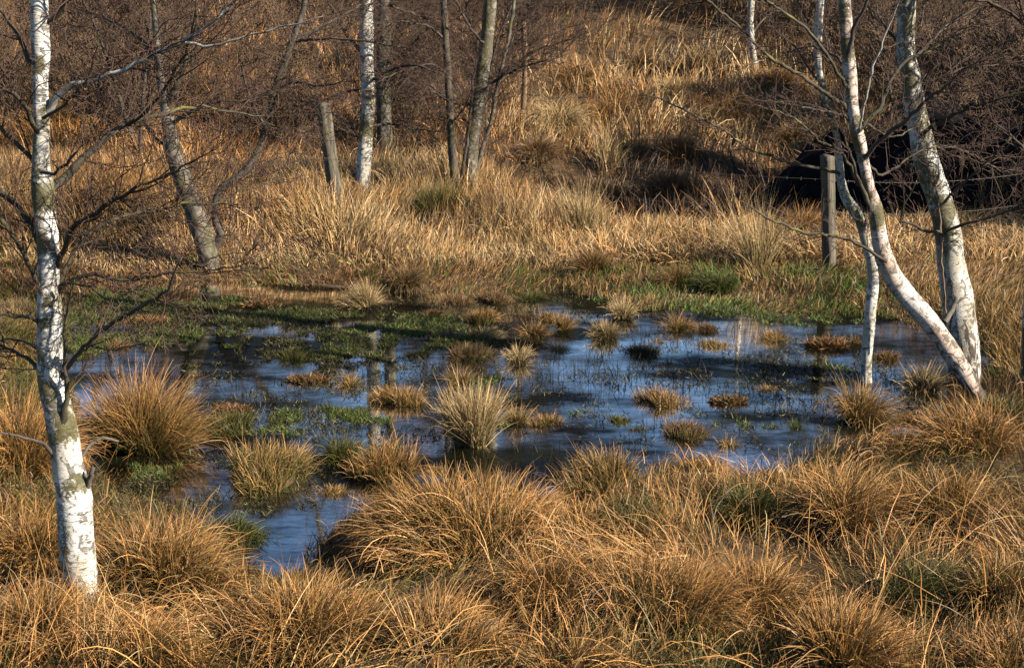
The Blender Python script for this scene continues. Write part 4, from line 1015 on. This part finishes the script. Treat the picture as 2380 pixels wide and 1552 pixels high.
T.branch([(2405, 400, 10), (2375, 340, 8), (2330, 300, 5), (2280, 260, 3)], M_DARKBARK, d1=.4, dens=6, L0=.7, depth=2)
T.crown(2.4, 12, 1.2)

# ------------------------------------------------------------------ fence
def post(X0, Y0, X1, Y1, Wp, y, label, rot, chamfer=.1):
    b_, t_ = at_plane(X1, Y1, y), at_plane(X0, Y0, y)
    w = Wp / px_per_m(y) / (abs(math.cos(rot)) + abs(math.sin(rot)))
    zb = float(height(b_[0], b_[1])); d = (t_ - b_); b2 = b_ - d * ((b_[2] - zb + .25) / d[2])
    n = 26; rng = np.random.default_rng(int(X0)); V = []
    prof = [(-1, -1), (-.2, -1.02), (.45, -.98), (1, -1), (1.02, 0), (1, 1), (0, 1), (-1, 1), (-1.02, 0)]
    k = len(prof)
    for i in range(n):
        t = i / (n - 1); c = b2 + (t_ - b2) * t
        for j, (px_, py_) in enumerate(prof):
            q = 1 + .05 * N1(t * 9 + j * 3.3, j * 1.7) + .04 * N2(t * 26, j * 4.1)
            qx, qy = px_ * w * .5 * q, py_ * w * .5 * q
            V.append(c + [qx * math.cos(rot) - qy * math.sin(rot), qx * math.sin(rot) + qy * math.cos(rot), (.02 * N3(j * 2.2, 1.5) if i == n - 1 else 0)])
    V.append(t_ + [0, 0, .012]); V = np.array(V)
    i = np.arange(n - 1)[:, None] * k; j = np.arange(k)[None]
    F = np.stack([i + j, i + (j + 1) % k, i + k + (j + 1) % k, i + k + j], -1).reshape(-1, 4)
    e = (n - 1) * k
    F3 = np.stack([e + np.arange(k), e + (np.arange(k) + 1) % k, np.full(k, len(V) - 1)], -1)
    o = np.array([b_[0], b_[1], zb])
    ob = obj("fence_post", raw_mesh("fence_post", V - o, [F, F3], mat=M_POST), None, o)
    return tag(ob, label, "fence post", "posts of the old wire fence"), b_, t_
_, pb1, pt1 = post(1923, 362, 1928, 626, 33, float(at_ground(1928, 626)[1]), "upright grey square fence post in front of the black peat heap", math.radians(38))
_, pb2, pt2 = post(750, 240, 788, 505, 34, 20.6, "weathered fence post leaning left, beside the straight white birch", math.radians(33))
pe = at_plane(2480, 380, 19.5)
for f, lab in ((.80, "upper rusty barbed wire strand running between the old fence posts"), (.52, "lower rusty barbed wire strand running between the old fence posts")):
    a_, b_ = pb2 + (pt2 - pb2) * f, pb1 + (pt1 - pb1) * f
    c_ = np.array([pe[0], pe[1], b_[2] + .05])
    ls = []
    for p_, q_ in ((a_, b_), (b_, c_), (a_ + [-6.2, .6, .05], a_)):
        t = np.linspace(0, 1, 40)[:, None]
        P = p_ + (q_ - p_) * t; P[:, 2] -= .10 * (1 - (2 * t[:, 0] - 1) ** 2); P[:, 1] -= .07
        ls.append((P, np.full(40, .0019)))
        for s in range(1, 39):
            for sg in (-1, 1):
                ls.append((np.array([P[s] + [0, -.012, .016 * sg], P[s] + [.006, .012, -.016 * sg]]), np.array([.0016, .0016])))
    tag(obj("barbed_wire", tubes_mesh("barbed_wire", ls, 4, M_WIRE, (0, 0, 0))), lab, "barbed wire", "strands of the old wire fence")

# ------------------------------------------------------------------ black peat heap
def heap(cx, cy, ax, ay, h, label):
    n, m_ = 70, 44; V = []
    u = np.linspace(-1, 1, n); v = np.linspace(-1, 1, m_)
    U, Vv = np.meshgrid(u, v)
    q = np.clip(1 - (np.abs(U) ** 2.6 + np.abs(Vv) ** 2.6), 0, 1) ** .42
    X, Y = U * ax, Vv * ay
    Z = q * h * (.78 + .22 * U + .16 * N1(X + 3, Y, .8) + .09 * N2(X, Y, .25)) + .05 * N3(X, Y, .12) * q
    X = X + .06 * N2(X + 9, Z * 3 + Y, .2); Y = Y + .10 * N3(X, Z * 3 + 4, .25) * q
    P = np.stack([X, Y, Z - .25], -1).reshape(-1, 3)
    i = (np.arange(m_ - 1)[:, None] * n + np.arange(n - 1)[None]).ravel()
    o = np.array([cx, cy, float(height(cx, cy))])
    return tag(obj("peat_heap", raw_mesh("peat_heap", P, [np.stack([i, i + 1, i + n + 1, i + n], -1)], smooth=True, mat=M_PEAT), None, o), label, "peat heap")
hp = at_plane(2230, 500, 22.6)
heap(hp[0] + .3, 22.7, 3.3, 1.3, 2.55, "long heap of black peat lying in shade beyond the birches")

# ------------------------------------------------------------------ bare thicket on the slope
def proto(name, label, cat, seed, h, stems, mat, depth=3, kids=(4, 6), lean=.25, group=None):
    rng = np.random.default_rng(seed)
    t = thing(name, label, cat, (0, 0, -50), group); tw = []
    for s in range(stems):
        d = np.array([rng.normal(0, lean), rng.normal(0, lean), 1.0]); d /= np.linalg.norm(d)
        P = [np.array([rng.normal(0, .08), rng.normal(0, .08), -.15])]
        for _ in range(7):
            d = d + rng.normal(0, .10, 3) + [0, 0, .05]; d /= np.linalg.norm(d); P.append(P[-1] + d * h / 7 * rng.uniform(.9, 1.1))
        P = np.array(P); r = np.linspace(.022 * h / 3 / stems ** .4 + .008, .005, 8)
        Q, rr, _ = resample(P, r, 22)
        V, F, F3, B, _, _ = tube(Q, rr, 7, .08, rng)
        obj("stem", raw_mesh("stem", V, [F, F3], attrs={'bark': B}, smooth=True, mat=mat[0]), t)
        tw += twigs_on(Q, rr, rng, 6.5 / max(1, h) * 3.2 / stems ** .6, h * .36, depth - 1, .010, t0=.12, up=.3, kids=kids, rmin=.0046)
    obj("twigs", tubes_mesh("twigs", tw, 3, mat[1], (0, 0, 0)), t)
    return t
def dup(root, loc, rz, sc, label):
    r = root.copy(); COL.objects.link(r); r.location = Vector([float(c) for c in loc]); r.rotation_euler = (0, 0, rz); r.scale = (sc, sc, sc); r["label"] = label
    for ch in list(root.children):
        c = ch.copy(); COL.objects.link(c); c.parent = r
    return r
BG = "bare bushes and saplings of the thicket on the slope"
LB = ["bare reddish twiggy bush in the thicket on the slope", "bare olive brown sapling in the thicket on the slope", "dark many-stemmed bare bush in the thicket on the slope"]
protos = [proto("bare_bush", LB[0], "bush", 11, 2.3, 5, (M_DARKBARK, M_TWIGRED), lean=.4, group=BG), proto("bare_bush", LB[0], "bush", 12, 2.8, 4, (M_DARKBARK, M_TWIGRED), lean=.35, group=BG),
          proto("bare_sapling", LB[1], "sapling", 13, 4.2, 1, (M_GREY, M_TWIG), group=BG), proto("bare_sapling", LB[1], "sapling", 14, 4.8, 2, (M_DARKBARK, M_TWIG), lean=.15, group=BG),
          proto("bare_bush", LB[2], "bush", 15, 3.2, 6, (M_DARKBARK, M_TWIG), lean=.4, group=BG)]
HB = "bare thin-stemmed bush growing in front of the black peat heap"
for (X, y, rz, sc) in ((2290, 20.9, .4, .42), (2420, 21.0, 4.0, .45)):
    p = at_plane(X, 500, y); pr = proto("bare_bush", HB, "bush", int(X), 2.3, 4, (M_TWIGRED, M_TWIGRED), depth=2, kids=(1, 2), lean=.6, group="bare bushes by the peat heap")
    pr.location = Vector((float(p[0]), y, float(height(p[0], y)))); pr.scale = (sc, sc, sc); pr.rotation_euler = (0, 0, rz)
rng = np.random.default_rng(77); used = set(); spots = []
def scatter(n, X0, X1, y0, y1, kinds, smin=.8, smax=1.2):
    k = 0; tries = 0
    while k < n and tries < 4000:
        tries += 1
        y = rng.uniform(y0, y1); X = rng.uniform(X0, X1); p = at_plane(X, 300, y)
        if abs(X - 1750) < 110 and y < 40: continue
        if any(math.hypot(p[0] - a, y - b) < .75 for a, b in spots): continue
        spots.append((p[0], y)); k += 1
        i = kinds[rng.integers(len(kinds))]; loc = (p[0], y, float(height(p[0], y)))
        if i in used: dup(protos[i], loc, rng.uniform(0, 6.28), rng.uniform(smin, smax), protos[i]["label"])
        else:
            used.add(i); protos[i].location = Vector(loc); protos[i].rotation_euler = (0, 0, rng.uniform(0, 6.28))
scatter(9, -80, 830, 25.0, 35, [0, 1, 2, 3, 4], .65, 1.05)
scatter(6, 700, 1300, 27, 35, [0, 1, 2, 3], .6, .9)
scatter(14, 2060, 2480, 26.0, 34, [0, 1, 4, 0, 1, 3], .7, 1.0)
scatter(9, 1350, 2050, 33, 42, [0, 1, 2])
scatter(13, -100, 2480, 40, 54, [0, 1, 2, 3, 4], .7, 1.0)
for i, p_ in enumerate(protos):
    if i not in used:
        for c_ in list(p_.children): bpy.data.objects.remove(c_)
        bpy.data.objects.remove(p_)

# ------------------------------------------------------------------ unseen spruces, added on the right to shade ditch, heap and slope
def spruce(label, x, y, h, seed):
    rng = np.random.default_rng(seed); o = np.array([x, y, float(height(x, y))])
    t = thing("shade_spruce", label, "spruce", o, "unseen spruces added to cast shade")
    P = np.array([[0, 0, -.2], [0.03, 0, h * .4], [0, .04, h * .8], [0, 0, h]]); Q, r, _ = resample(P, [.02 * h, .014 * h, .006 * h, .01], 30)
    V, F, F3, B, _, _ = tube(Q, r, 10, .05, rng)
    obj("trunk", raw_mesh("trunk", V, [F, F3], attrs={'bark': B}, smooth=True, mat=M_DARKBARK), t)
    n = 6500; u = rng.uniform(.06, 1, n) ** .8; a = rng.uniform(0, 2 * math.pi, n)
    R = h * .21 * (1.03 - u) * (1 + .22 * np.sin(u * h * 9 + 3 * np.sin(a * 3))) ; q = np.sqrt(rng.uniform(.05, 1, n))
    base = np.stack([R * q * np.cos(a), R * q * np.sin(a), u * h - R * q * .35], -1)
    c = pick('green', n, rng) * .45
    V, F, C = blades(base, a + rng.normal(0, .7, n), rng.uniform(1.2, 1.9, n), rng.uniform(0, .4, n), rng.uniform(.16, .4, n), np.full(n, .075), c, c * 1.3, 3, rng)
    obj("crown", raw_mesh("crown", V, [F], cols=C, mat=M_BLADE), t)
spruce("unseen spruce added for shade, nearest the fence line", 13.6, 18.0, 10.6, 1)
spruce("unseen spruce added for shade, between the shortest and the fence line one", 15.2, 20.2, 9.5, 2)
spruce("shortest of the unseen spruces added for shade", 15.8, 22.4, 9.0, 3)
spruce("unseen spruce added for shade, farthest up the slope", 18.0, 24.8, 11.0, 4)
